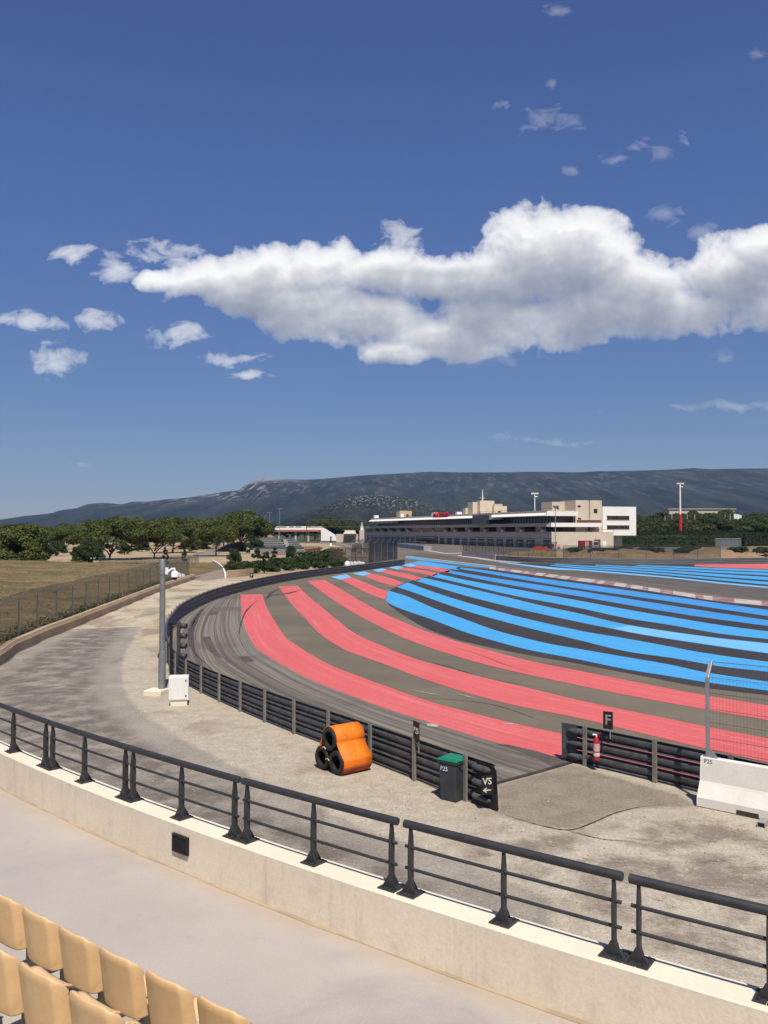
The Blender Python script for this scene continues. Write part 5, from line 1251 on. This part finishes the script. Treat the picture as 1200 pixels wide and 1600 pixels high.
# ---- terraced stand
t = thing('terraced_stand', 'low terraced stand with rows of dark benches beyond the hedge', 'grandstand', P(430, 866))
M_bench = mat('dark_blue_bench', (.045,.06,.07), (.06,.075,.085), .5, 3, .6); M_step = mat('pale_step_concrete', (.42,.39,.34), (.37,.34,.30), .4, 4, .85)
def tstand(pxl0, pxr0, pxl1, pxr1, Y0, Y1, rows, z0, z1):
    b = MB()
    for k in range(rows):
        f0, f1 = k/rows, (k+1)/rows; ya, yb = Y0+(Y1-Y0)*f0, Y0+(Y1-Y0)*f1; z = z0+(z1-z0)*(k+1)/rows
        xl, xr = X_at(pxl0+(pxl1-pxl0)*f0, ya), X_at(pxr0+(pxr1-pxr0)*f0, ya)
        b.obox(Vector(((xl+xr)/2, (ya+yb)/2, z/2)), Vector(((xr-xl)/2, 0, 0)), Vector((0, (yb-ya)/2-.002, 0)), zz*z/2)
        bb = MB(); bb.obox(Vector(((xl+xr)/2, ya+.9, z+.22)), Vector(((xr-xl)/2-.4, 0, 0)), Vector((0, .45, 0)), zz*.2); bb.build('bench', M_bench, t)
    b.build('steps', M_step, t)
tstand(395, 449, 383, 434, 238, 262, 6, .8, 3.9)
tstand(453, 476, 441, 457, 238, 258, 6, .8, 3.8)
b = MB(); b.obox(Vector((X_at(435, 234.5), 234.5, .6)), Vector((7.6, 0, 0)), Vector((0, .2, 0)), zz*.45); b.build('front_wall', M_step, t)
q = P(482, 861.5); t = thing('safety_kerb_wall', 'low red painted wall on the sand beside the terraced stand', 'wall', q)
rw = spline([P(462,864.5), P(482,862), P(503,858.5)], 20); b = MB(); b.sweep(rw, [(-.2, 0), (-.2, .8), (.2, .8), (.2, 0)], closed=True, cap=True); b.build('wall_body', mat('faded_red_wall', (.46,.13,.09), (.4,.11,.08), .6, 3, .8), t)
for nm, pts, h, lab in (('concrete_wall', ((352,903.5),(348,892),(341,885),(333,880.5)), .6, 'curved white topped wall on the right of the ramp path'), ('concrete_wall', ((355,903),(375,901.5),(395,899)), 1.0, 'short tan wall between the ramp path and the hedge'),
                        ('concrete_wall', ((500,850),(530,853),(556,862),(566,866)), 1.0, 'white wall along the inside of the pit straight')):
    ww = spline([P(*q) for q in pts], 24); t = thing(nm, lab, 'wall', ww[12]); b = MB(); b.sweep(ww, [(-.10, 0), (-.10, h), (.10, h), (.10, 0)], closed=True, cap=True); b.build('wall_body', M_whiter if 'white' in lab else M_tanwall, t)
# dirt mound beside the terrace
def mound(name, px, py, rx, ry, h, m, seed=1):
    c = P(px, py); b = MB(); rr = np.random.RandomState(seed); n = 26
    for j in range(9):
        for i in range(n):
            a = 2*math.pi*i/n; r_ = j/8; k_ = 1+.12*math.sin(3*a+seed)+.07*math.sin(7*a)
            b.v.append((c.x+rx*r_*k_*math.cos(a), c.y+ry*r_*k_*math.sin(a), h*(1-r_*r_)*(1+.08*rr.randn())-.02))
    for j in range(8):
        for i in range(n): b.f.append((j*n+i, j*n+(i+1)%n, (j+1)*n+(i+1)%n, (j+1)*n+i)); b.mi.append(0)
    return struct(b.build(name, m, smooth=True))
mound('earth_mound', 375, 860.5, 7.5, 9, 2.6, M_soil, 2); mound('earth_mound', 404, 851, 14, 16, 4.8, M_soil, 5)
bank = spline([P(x, y)+Vector((0, 12, 0)) for x, y in ((800,876.5),(860,877.5),(960,878),(1100,877),(1200,875.5),(1400,872))], 90); b = MB()
rr = np.random.RandomState(8); hs = [1.5+.45*math.sin(i*.31)+.25*rr.randn() for i in range(90)]
for k, (dy, f) in enumerate(((-5.5, 0), (-3.5, .6), (-1.5, .92), (1.5, 1), (8, 1.02), (26, .9), (34, 0))):
    for i, p in enumerate(bank): b.v.append((p.x, p.y+dy, hs[i]*f*min(1, i/12)+.012))
for k in range(6):
    for i in range(89): a = k*90+i; b.f.append((a, a+1, a+91, a+90)); b.mi.append(0)
struct(b.build('sandy_bank', M_soil, smooth=True))
# ---- footbridge and gantry
Yb = 520
t = thing('footbridge', 'white footbridge with red stripes spanning the far pit straight', 'bridge', Vector((X_at(465, Yb), Yb, 0)))
def zb(py): return Z_at(py, Yb)
xl, xr = X_at(431, Yb), X_at(503, Yb)
b = MB(); b.obox(Vector(((xl+xr)/2, Yb, zb(827.3))), Vector(((xr-xl)/2, 0, 0)), Vector((0, 2, 0)), zz*(zb(824.6)-zb(830.4))/2); dk = b.build('deck', M_whiter, t)
b = MB(); b.obox(Vector(((xl+xr)/2, Yb-2.03, zb(828.6))), Vector(((xr-xl)/2, 0, 0)), Vector((0, .02, 0)), zz*.28); b.obox(Vector(((xl+xr)/2, Yb-2.03, zb(830.2))), Vector(((xr-xl)/2, 0, 0)), Vector((0, .02, 0)), zz*.16); b.build('red_band', M_redsign, dk)
b = MB()
for x0, x1 in ((432,448),(452,459),(462,471),(478,486)): b.obox(Vector((X_at((x0+x1)/2, Yb), Yb-.5, zb(823.9))), Vector(((X_at(x1, Yb)-X_at(x0, Yb))/2, 0, 0)), Vector((0, .06, 0)), zz*.35)
b.build('side_glazing', M_glassb, dk)
b = MB(); b.obox(Vector(((xl+xr)/2, Yb+1.8, zb(823.2))), Vector(((xr-xl)/2, 0, 0)), Vector((0, .1, 0)), zz*.25); b.build('parapet', M_whiter, dk)
b = MB(); b.prism([Vector((X_at(x, Yb), Yb-2.2, max(0, zb(y)))) for x, y in ((502,824.8),(506,824.8),(524,836),(527,845),(502,845))], Vector((0, 4.4, 0))); b.build('stair', M_whiter, t)
b = MB(); b.prism([Vector((X_at(x, Yb), Yb-2.2, max(0, zb(y)))) for x, y in ((431,825.5),(422,831),(424,833),(431,831))], Vector((0, 4.4, 0))); b.build('ramp', M_whiter, t)
b = MB()
for x in (436, 462, 482): b.box(Vector((X_at(x, Yb), Yb, zb(831)/2)), (1.0, 1.0, zb(831)))
b.build('pier', M_par, t)
Yg = 430; t = thing('truss_gantry', 'long brown steel truss gantry over the pit straight', 'gantry', Vector((X_at(520, Yg), Yg, 0)))
m_g = mat('brown_steel', (.075,.055,.045), (.10,.075,.06), 1, 2, .7)
def gp(px, py): return Vector((X_at(px, Yg), Yg, Z_at(py, Yg)))
top = [gp(x, 813.8-2.2*math.sin(math.pi*(x-479)/92)) for x in np.linspace(479, 571, 19)]; bot = [gp(x, 823.3) for x in np.linspace(479, 571, 19)]
b = MB(); b.tube(top, .13, 5); b.tube(bot, .13, 5); b.build('chord', m_g, t)
b = MB()
for i in range(18): b.tube([bot[i], top[i+1]] if i % 2 else [top[i], bot[i+1]], .08, 4)
b.build('bracing', m_g, t)
for k_, x in enumerate((479, 571)): b = MB(); b.tube([Vector((X_at(x, Yg), Yg, 0)), gp(x, 813.8)], .2, 6); b.build('leg', m_g, t)
q = P(517, 853); t = thing('start_light_post', 'dark narrow board on a white base beside the pit straight', 'post', q); b = MB(); b.box(q+zz*.6, (.9, .5, 1.2)); b.build('base', M_whiter, t); b = MB(); b.box(q+zz*2.6, (.6, .3, 2.8)); b.build('board', M_black2, t)
q = P(558, 862.5); t = thing('marshal_shelter', 'small white framed marshal shelter behind the dark fence', 'shelter', q)
b = MB()
for sx in (-1, 1):
    for sy in (-1, 1): b.tube([q+Vector((sx*1.7, sy*1.0, 0)), q+Vector((sx*1.7, sy*1.0, 2.3))], .06, 5)
b.build('frame', M_whiter, t); b = MB(); b.tube([q+Vector((x, 0, 2.3+.45*(1-(x/1.9)**2))) for x in np.linspace(-1.9, 1.9, 9)], [1.1]*9, 4, flat=.06); b.build('canopy', M_whiter, t); b = MB(); b.obox(q+Vector((0, 1.0, 1.0)), Vector((1.6, 0, 0)), Vector((0, .03, 0)), zz*.95); b.build('back_panel', M_par, t)
q = P(566, 838.5); Yh = 470; t = thing('race_control_hut', 'pale low hut left of the pit building', 'building', Vector((X_at(547, Yh), Yh, 0)))
b = MB(); b.obox(Vector((X_at(547, Yh), Yh, Z_at(829, Yh)-1.4)), Vector((2.9, 0, 0)), Vector((0, 3, 0)), zz*1.6); b.build('wall', M_cream, t); b = MB(); b.obox(Vector((X_at(547, Yh), Yh-1, Z_at(831.5, Yh)-.6)), Vector((3.4, 0, 0)), Vector((0, 4, 0)), zz*.25); b.build('roof', M_whiter, t)
b = MB(); b.obox(Vector((X_at(542, Yh), Yh+4, Z_at(836, Yh)/2)), Vector((6, 0, 0)), Vector((0, 2, 0)), zz*max(.6, Z_at(833, Yh)/2)); b.build('base', M_grey, t)
q = Vector((X_at(565.5, 455), 455, 0)); t = thing('timing_tower', 'small white tower with antenna left of the pit building', 'tower', q); b = MB(); b.box(q+zz*3.4, (2.6, 2.6, 6.8)); b.build('base', M_par, t); b = MB(); b.tube([q+zz*6.8, q+zz*8.6, q+zz*9.0, q+zz*11], [.9, .8, .3, .15], 8); b.build('mast', M_whiter, t)
# white sacks
def sacks(label, c, w_, h_, n, seed):
    t = thing('sack_pile', label, 'sack pile', c); rr = random.Random(seed)
    for k in range(n):
        b = MB(); x = -w_/2+w_*(k+.5)/n; r_ = w_/n*.75; b.sphere(c+Vector((x, rr.uniform(-.3, .3), h_*.45*rr.uniform(.8, 1.1))), r_, 10, 8, 0, h_*.5/r_); o = b.build('sack', M_whiteplastic, t, smooth=True)
sacks('heap of white sacks behind the far guardrail', P(555, 887), 3.3, 1.2, 5, 1); sacks('two white sacks by the boundary fence beyond the pole', P(281, 906.5), 1.3, 1.0, 2, 2)
# orange building roof, flags and long shed beyond the right pines
q = Vector((X_at(1035, 520), 520, 0)); t = thing('marquee', 'orange peaked marquee roof showing above the right pines', 'tent', q)
b = MB(); z_ = Z_at(802, 520); b.prism([q+Vector((x, 0, z)) for x, z in ((-2.6, z_),(4, z_),(3.5, z_-.3),(.8, z_-2.6),(-.5, z_-2.6))], Vector((0, 6, 0))); b.build('roof', M_orbar, t); b = MB(); b.box(q+Vector((7.6, 3, z_-.6)), (7, 6, 1.3)); b.build('side_roof', M_par, t); b = MB(); b.box(q+Vector((3, 3, (z_-2.6)/2)), (9, 5, z_-2.7)); b.build('wall', M_grey, t)
q = Vector((X_at(1100, 760), 760, 0)); t = thing('long_shed', 'long low grey shed roof behind the right pines', 'building', q); b = MB(); z_ = Z_at(795, 760); b.box(q+Vector((-4, 0, z_-.3)), (60, 14, .6)); b.build('roof', M_par, t); b = MB(); b.box(q+Vector((-4, 0, (z_-.6)/2)), (57, 12, z_-.62)); b.build('wall', M_grey, t)
for i, (px, fl_) in enumerate(((1039,0),(1050,0),(1074,0),(1085.5,0),(1133,0),(1141,0),(1147,1),(1152,1))):
    Yf = 415-(i % 3)*3; q = Vector((X_at(px, Yf), Yf, 0)); ztop = Z_at([806,804,803,803,803,803,802.5,803.5][i], Yf)
    t = thing('flagpole', ['white flagpole near the orange marquee, left one','white flagpole near the orange marquee, right one','bare white flagpole just right of the red mast','white flagpole second right of the red mast','bare white flagpole left of the white flags, farther one','bare white flagpole left of the white flags, nearer one','flagpole with white flag, left of the pair','flagpole with white flag, right of the pair'][i], 'flagpole', q)
    b = MB(); b.tube([q, q+zz*ztop], [.12, .07], 6); b.build('pole', M_whiter, t)
    if fl_:
        b = MB(); A = [q+zz*(ztop-.1-.0*k)+Vector((.1+k*.35, .25*math.sin(k*1.3), -.05*k)) for k in range(7)]; B = [a_-zz*2.3 for a_ in A]; b.strip(A, B); b.build('flag', M_whiteplastic, t)
q = P(1137, 853.5); t = thing('wire_shelter', 'grey mesh walled shelter between the dark hedges at right', 'shelter', q)
b = MB(); b.obox(q+zz*1.55, Vector((5.8, 0, 0)), Vector((0, 1.5, 0)), zz*1.5); b.build('wall', mat('grey_slatted_wall', (.15,.155,.16), (.10,.105,.11), 1, 2, .7, stretch=(8, 8, .3)), t); b = MB(); b.box(q+zz*3.12, (12, 3.4, .12)); b.build('roof', M_par, t)
# parked red car in the pine shade
q = Vector((X_at(288, 320), 320, .3)); t = thing('parked_car', 'red car parked in the shade under the pines', 'car', q)
ex, ey = Vector((1, 0, 0)), Vector((0, 1, 0)); b = MB(); vehicle_box(b, q, ex, ey, 4.2, 1.75, .3, .85, 0, .05, .1); vehicle_box(b, q-ex*.2, ex, ey, 2.5, 1.6, .851, 1.45, 0, .4, .55); b.build('body', mat('car_red', (.5,.02,.03), (.45,.02,.03), 1, 2, .35), t, bevel=.05)
b = MB(); b.obox(q-ex*.2-ey*.81+zz*1.13, ex*.85, ey*.012, zz*.2); b.build('window', M_glass, t); wheels(t, q, ex, ey, (-1.3, 1.3), .32, 1.7)

# ================================================================== VEGETATION
def leaves(b, blobs, n, size, seed, flat=.55):
    rr = np.random.RandomState(seed); vol = np.array([bl[3]*bl[4]*bl[5] for bl in blobs])**.75; ids = rr.choice(len(blobs), n, p=vol/vol.sum())
    B = np.array(blobs)[ids]; d = rr.randn(n, 3); d[:, 2] += .25; d /= np.linalg.norm(d, axis=1)[:, None]
    r_ = rr.uniform(.35, 1.06, n)**.6; pos = B[:, :3]+d*r_[:, None]*B[:, 3:6]
    nrm = d+rr.randn(n, 3)*.7; nrm[:, 2] += .35; nrm /= np.linalg.norm(nrm, axis=1)[:, None]
    a = np.cross(nrm, rr.randn(n, 3)); a /= np.linalg.norm(a, axis=1)[:, None]; c = np.cross(nrm, a)
    s = size*rr.uniform(.55, 1.35, n)[:, None]; bend = nrm*s*rr.uniform(-.35, .35, n)[:, None]
    V = np.stack([pos-a*s, pos-c*s*flat+bend, pos+a*s*rr.uniform(.7, 1.2, n)[:, None], pos+c*s*flat-bend*.5], 1)
    o = len(b.v); b.v += [tuple(x) for x in V.reshape(-1, 3)]; b.f += [(o+4*i, o+4*i+1, o+4*i+2, o+4*i+3) for i in range(n)]; b.mi += [0]*n
def limb(b, p0, p1, r0, r1, seed):
    rr = random.Random(seed); pts = []
    for k in range(6):
        f = k/5; p = p0.lerp(p1, f); j = (p1-p0).length*.05*math.sin(math.pi*f); pts.append(p+Vector((rr.uniform(-j, j), rr.uniform(-j, j), 0)))
    b.tube(pts, [r0+(r1-r0)*k/5 for k in range(6)], 7)
def pine_proto(seed, H=9.5, W=11.0, base=.38, nblob=30, nleaf=5200, size=.34, lean=0.0, forks=3, mleaf=None):
    rr = random.Random(seed); t = thing('pine_tree', 'x', 'tree'); blobs = []
    for k in range(nblob):
        a = rr.uniform(0, 6.283); r_ = (rr.random()**.55)*W*.42; hh = base+(1-base)*(.30+.62*(1-(r_/(W*.5))**2))*rr.uniform(.72, 1.03)
        s_ = rr.uniform(.085, .15)*W
        blobs.append((r_*math.cos(a)+lean*hh*H, r_*math.sin(a), hh*H-s_*.4, s_*1.15, s_*1.15, s_*.72))
    for k in range(6):
        a = rr.uniform(0, 6.283); r_ = W*rr.uniform(.3, .46); s_ = rr.uniform(.07, .11)*W; blobs.append((r_*math.cos(a)+lean*H*base, r_*math.sin(a), H*rr.uniform(base, base+.2), s_*1.3, s_*1.3, s_*.6))
    b = MB(); leaves(b, blobs, nleaf, size, seed); b.build('crown', mleaf or M_leaf, t, world=False)
    b = MB(); fk = Vector((lean*H*.2, 0, H*base*rr.uniform(.35, .6)))
    limb(b, Vector((0, 0, -.3)), fk, .26, .2, seed)
    for k in range(forks+3):
        bl = blobs[rr.randrange(len(blobs))]; limb(b, fk if k < forks else fk+Vector((0, 0, H*base*.3)), Vector(bl[:3]), .15, .05, seed+k)
    b.build('trunk', M_bark, t, smooth=True, world=False); return t
def shrub_proto(name, seed, W, H, nblob, nleaf, size, m, cat='bush'):
    rr = random.Random(seed); t = thing(name, 'x', cat); blobs = []
    for k in range(nblob):
        a = rr.uniform(0, 6.283); z = rr.random(); r_ = math.sqrt(rr.random())*W*.40*math.sqrt(max(.1, 1-(z*.95)**2)); s_ = rr.uniform(.10, .17)*W
        blobs.append((r_*math.cos(a), r_*math.sin(a), .12*H+z*H*.78, s_, s_, s_*.75))
    b = MB(); leaves(b, blobs, nleaf, size, seed); b.build('foliage', m, t, world=False)
    b = MB(); limb(b, Vector((0, 0, -.2)), Vector((0, 0, H*.4)), .07*H**.5, .03, seed); b.build('stem', M_bark, t, world=False); return t
used = set()
def place(proto, loc, rz, s, label, group=None, cat=None, sx=None):
    if proto.name in used: o = copy_tree(proto)
    else: o = proto; used.add(proto.name)
    o.location = loc; o.rotation_euler = (0, 0, rz); o.scale = (s*(sx or 1), s*(sx or 1), s); tag(o, label, cat or o['category'], group); return o
PA = pine_proto(11, 9.5, 13.5, .25, 58, 21000, .25, .0, 3); PB = pine_proto(23, 9.5, 13.5, .28, 52, 20000, .25, .06, 2); PC = pine_proto(37, 10, 12.5, .20, 62, 22000, .25, -.05, 3); PD_ = pine_proto(41, 10, 14.5, .27, 60, 22000, .25, .10, 2)
TPX = 1.0
gp_ = 'pines on the left beyond the fence'
TP = [ # px, base Y, top py, proto, width scale, label
 (172, 186, 804, PA, 1.0, 'broad pine with two straight trunks above the dark bush'), (241, 194, 808, PD_, .85, 'pine with a forked leaning trunk left of the lamp post top'),
 (270, 245, 806, PC, 1.15, 'pine behind the forked pine with twin upright trunks'), (338, 214, 807, PB, .72, 'slender pine with two crossed trunks beside the access road'),
 (378, 262, 795, PC, 1.05, 'tallest dense pine at the right end of the left wood'), (100, 250, 818, PB, 1.0, 'low pine behind the big bush, right of centre'), (62, 262, 818, PA, .9, 'pine rising behind the left bush'),
 (18, 270, 817, PD_, .9, 'pine at the far left edge behind the bush'), (128, 300, 816, PC, 1.2, 'pale pine between bush and broad pine'), (205, 300, 807, PD_, 1.0, 'pine in the second rank behind the broad pine'),
 (305, 300, 806, PA, 1.1, 'pine in the second rank left of the slender pine'), (150, 340, 812, PB, 1.2, 'far pine seen between bush and broad pine'), (350, 330, 808, PB, 1.0, 'far pine behind the slender pine'), (255, 360, 808, PA, 1.2, 'far pine in the middle of the left wood'),
 (398, 290, 806, PC, 1.0, 'dark pine at the right foot of the tallest pine'), (-20, 215, 816, PC, 1.1, 'pine leaving the picture at the left edge')]
for i, (px, Y, py, pr, sw, lab) in enumerate(TP):
    h = Z_at(py, Y); H0 = {PA: 9.5, PB: 9.5, PC: 10, PD_: 10}.get(pr)
    place(pr, (X_at(px, Y), Y, 0), i*1.37, h/(H0*.97), lab, gp_, sx=sw)
S1 = shrub_proto('pine_bush', 5, 12, 7.2, 64, 24000, .22, M_leaf); S2 = shrub_proto('round_bush', 6, 6.2, 5.2, 44, 12000, .16, M_leafbush)
place(S1, (X_at(36, 158), 158, 0), .4, 1, 'huge spreading pine bush at the left edge of the field', sx=1.03)
place(S1, (X_at(-22, 160), 160, 0), 2.0, .95, 'spreading pine bush half out of the picture at left', sx=.9)
place(S2, (X_at(140, 158), 158, 0), 0, .92, 'round dark green bush in front of the broad pine')
place(S2, (X_at(122, 170), 170, 0), 2, .62, 'small rounded bush at the left of the dark bush')
place(S2, (X_at(366, 152), 152, 0), 1.1, .62, 'round bush beside the white topped curved wall', sx=.8)
place(S2, (X_at(455, 175), 175, 0), 2.6, .66, 'small round tree in front of the terraced stand', sx=.62)
for i, (px, Y, sc_, lab) in enumerate(((88, 215, .75, 'bush between the huge bush and the dark round bush, far back'), (195, 230, .6, 'bush under the broad pine, right of its trunks'), (222, 262, .7, 'bush in the gap left of the forked pine'), (296, 262, .8, 'bush under the second rank left of the slender pine'),
    (318, 285, .75, 'bush behind the slender pine'), (150, 262, .8, 'bush behind the broad pine trunks'), (52, 235, .9, 'bush behind the huge spreading bush'), (398, 240, .85, 'dark bush at the top of the earth mound'), (425, 262, .8, 'bush on the mound behind the terraced stand, left'), (440, 272, .7, 'bush on the mound behind the terraced stand, right'))):
    place(S2, (X_at(px, Y), Y, 0), i*1.1, sc_, lab, sx=1.25)
S3 = shrub_proto('cypress', 9, 1.6, 3.4, 26, 1200, .14, M_hedge, 'cypress')
for i, (px, py, h, lab) in enumerate(((258,884,3.6,'young cypress left of the ramp path fence'),(288,880,3.9,'dark cypress above the end of the boundary fence'),(413,896,3.3,'thin dark cypress left one of the pair in the hedge'),(429,893,4.0,'thin dark cypress right one of the pair in the hedge'))):
    q = P(px, py); place(S3, q, i, h/3.4, lab, sx=.8)
S4 = shrub_proto('hedge_shrub', 13, 5.0, 2.0, 34, 3600, .16, M_leafbush, 'shrub')
k = 0
spots = [(362,893,.7),(376,891,.75),(390,890,.8),(404,889.5,.85),(418,889,.9),(432,888,1.0),(446,887,1.0),(460,886,1.05),(474,885,1.1),(488,884.5,1.5),(500,883,1.3),(515,882,1.7),(397,896,.5),(425,893.5,.55),(450,891.5,.6),(475,889.5,.65),(500,888,.7),(525,886,.7),(372,897,.4)]
for px, py, s in spots:
    q = P(px, py); place(S4, q, k*1.9, s*.85, 'dark green shrub of the ragged hedge behind the far guardrail', 'shrubs of the hedge behind the far guardrail', sx=1.25); k += 1
S5 = shrub_proto('dark_shrub', 15, 3.0, 2.2, 20, 1500, .16, M_hedge, 'shrub')
for i, (px, py, s, lab) in enumerate(((402,873,.9,'small brownish shrub on the sand, left'),(416,873,.7,'small brownish shrub on the sand, right'))): place(S5, P(px, py), i, s, lab)
# wood on the right and behind the footbridge
PR = pine_proto(53, 9, 12, .24, 40, 13000, .27, 0, 3, M_leafdark); PS = pine_proto(59, 9, 10.5, .22, 38, 12000, .27, .03, 3, M_leafdark)
rr = random.Random(5); i = 0
for row, (Y, py0) in enumerate(((404, 806), (432, 801), (475, 797.5))):
    x = 992
    while x < 1300:
        py = py0+rr.uniform(-2.5, 3.5)+(4 if x < 1050 else 0); Yt = Y+rr.uniform(-12, 12)
        place(PR if i % 2 else PS, (X_at(x, Yt), Yt, 0), rr.uniform(0, 6), Z_at(py, Yt)/8.8, 'dark round headed pine in the wood behind the right hedge', 'pines of the wood at the right', sx=rr.uniform(.85, 1.25)); i += 1; x += rr.uniform(17, 30)
for px, py, Y in ((492,812,560),(506,808,570),(520,807,565),(534,810,560),(548,812,570),(562,815,575),(577,817,580),(476,820,590),(448,818,600),(428,817,600),(404,818,590),(418,820,640),(590,820,640),(604,822,640)):
    place(PS if i % 2 else PR, (X_at(px, Y), Y, 0), rr.uniform(0, 6), Z_at(py, Y)/8.8, 'dark pine in the belt behind the footbridge and gantry', 'pines behind the footbridge', sx=rr.uniform(.9, 1.2)); i += 1
def hedge(label, p0, p1, h, dpt, seed, m=M_hedge, n=9000, size=.28):
    c = (p0+p1)/2; t = thing('hedge', label, 'hedge', c); ln = (p1-p0).length; tg = (p1-p0).normalized(); nn = perp(tg); rr_ = random.Random(seed); b = MB(); bl = []
    k_ = int(ln/1.3)
    for i_ in range(k_):
        q = p0+tg*ln*(i_+.5)/k_
        for z in (.2, .5, .8): bl.append((q.x, q.y+rr_.uniform(-.2, .2), h*z, 1.0, dpt*.5, h*.22))
    leaves(b, bl, n, size, seed); b.build('foliage', m, t)
    b = MB(); b.obox(c+zz*h*.42, tg*ln*.495, nn*dpt*.3, zz*h*.42); b.build('inner_branches', M_hedge, t); return t
def gpt(px, py, Y): return Vector((X_at(px, Y), Y, 0))
hedge('long dark clipped hedge below the right pines', gpt(996, 0, 372), gpt(1163, 0, 372), Z_at(828, 372), 3, 1, n=12000)
hedge('tall clipped hedge at the right picture edge', gpt(1161, 0, 352), gpt(1230, 0, 352), Z_at(832, 352), 3, 2, n=6000)
hedge('lower shaggy hedge left of the mesh shelter', gpt(968, 0, 340), gpt(1116, 0, 340), Z_at(836.5, 340), 4, 3, M_leafbush, 9000)
for i, px in enumerate((905, 925, 948, 970, 990, 1010, 1035, 1060, 1085, 1110, 1150, 1175, 1200)):
    q = Vector((X_at(px, 200), 200+rr.uniform(-6, 9), 1.2)); place(S4, q, i*1.3, rr.uniform(.45, .75), 'low dark scrub on top of the sandy bank', 'scrub on the sandy bank', sx=1.7)
for i, (px, s) in enumerate(((1082, 1.0),)): place(S5, P(px, 862)+zz*.3, 1, 1.3, 'dark bush standing alone below the shaggy hedge')
# dry tufts on the field
b = MB(); rs = np.random.RandomState(12); fdm = [o for o in bpy.data.objects if o.name == 'dry_field'][0]; vs = [v.co for v in fdm.data.vertices if v.co.z > .02 and v.co.x > -120]
bl = []
for k in range(4200):
    v = vs[rs.randint(len(vs))]; bl.append((v.x+rs.uniform(-.9, .9), v.y+rs.uniform(-.9, .9), v.z+.05, .35, .35, .16*rs.uniform(.4, 1.5)))
leaves(b, bl, 26000, .10, 4, .2); o = b.build('dry_grass_tufts', M_dry); struct(o, 'stuff')
b = MB(); bl = []
for k in range(500):
    p, tg = fat(rs.uniform(0, ln_[-1])); q = p+perp(tg)*sl*rs.uniform(.1, 2.2); bl.append((q.x, q.y, .12+rs.uniform(0, .15), .35, .35, .28))
leaves(b, bl, 6000, .12, 5, .3); struct(b.build('fence_side_weeds', M_leafbush), 'stuff')
# ground litter: small stones on the gravel near the rail
b = MB(); M_stone = mat('pale_stones', (.42,.36,.28), (.30,.25,.19), 3, 3, .9)
for k in range(1500):
    px, py = rs.uniform(180, 1200), rs.uniform(1080, 1420)
    q = P(px, py)
    if py < np.interp(px, [180, 297, 467, 654, 770, 900, 1100, 1200], [1000, 1080, 1158, 1232, 1262, 1205, 1265, 1290]): continue
    s = abs(rs.randn())*.006+.006; vv = [Vector((q.x, q.y, .018))+Vector(x)*s for x in ((-1,-.7,0),(1,-.8,0),(.9,.8,0),(-.8,1,0),(rs.uniform(-.3,.3),rs.uniform(-.3,.3),1))]
    b.add(vv, [(0,1,4),(1,2,4),(2,3,4),(3,0,4)])
struct(b.build('loose_stones', M_stone), 'stuff')
# ================================================================== AIR
m = bpy.data.materials.new('haze'); m.use_nodes = True; T = NT(m.node_tree); T.n.remove(T.n['Principled BSDF'])
pv_ = T.new('ShaderNodeVolumePrincipled'); pv_.inputs['Color'].default_value = (.42, .60, 1, 1); pv_.inputs['Density'].default_value = HAZE; pv_.inputs['Anisotropy'].default_value = .0
T.l.new(pv_.outputs[0], T.n['Material Output'].inputs['Volume'])
b = MB(); b.obox((0, 6000, 349), (10500, 0, 0), (0, 6800, 0), (0, 0, 351)); hz = struct(b.build('haze', m), 'stuff')
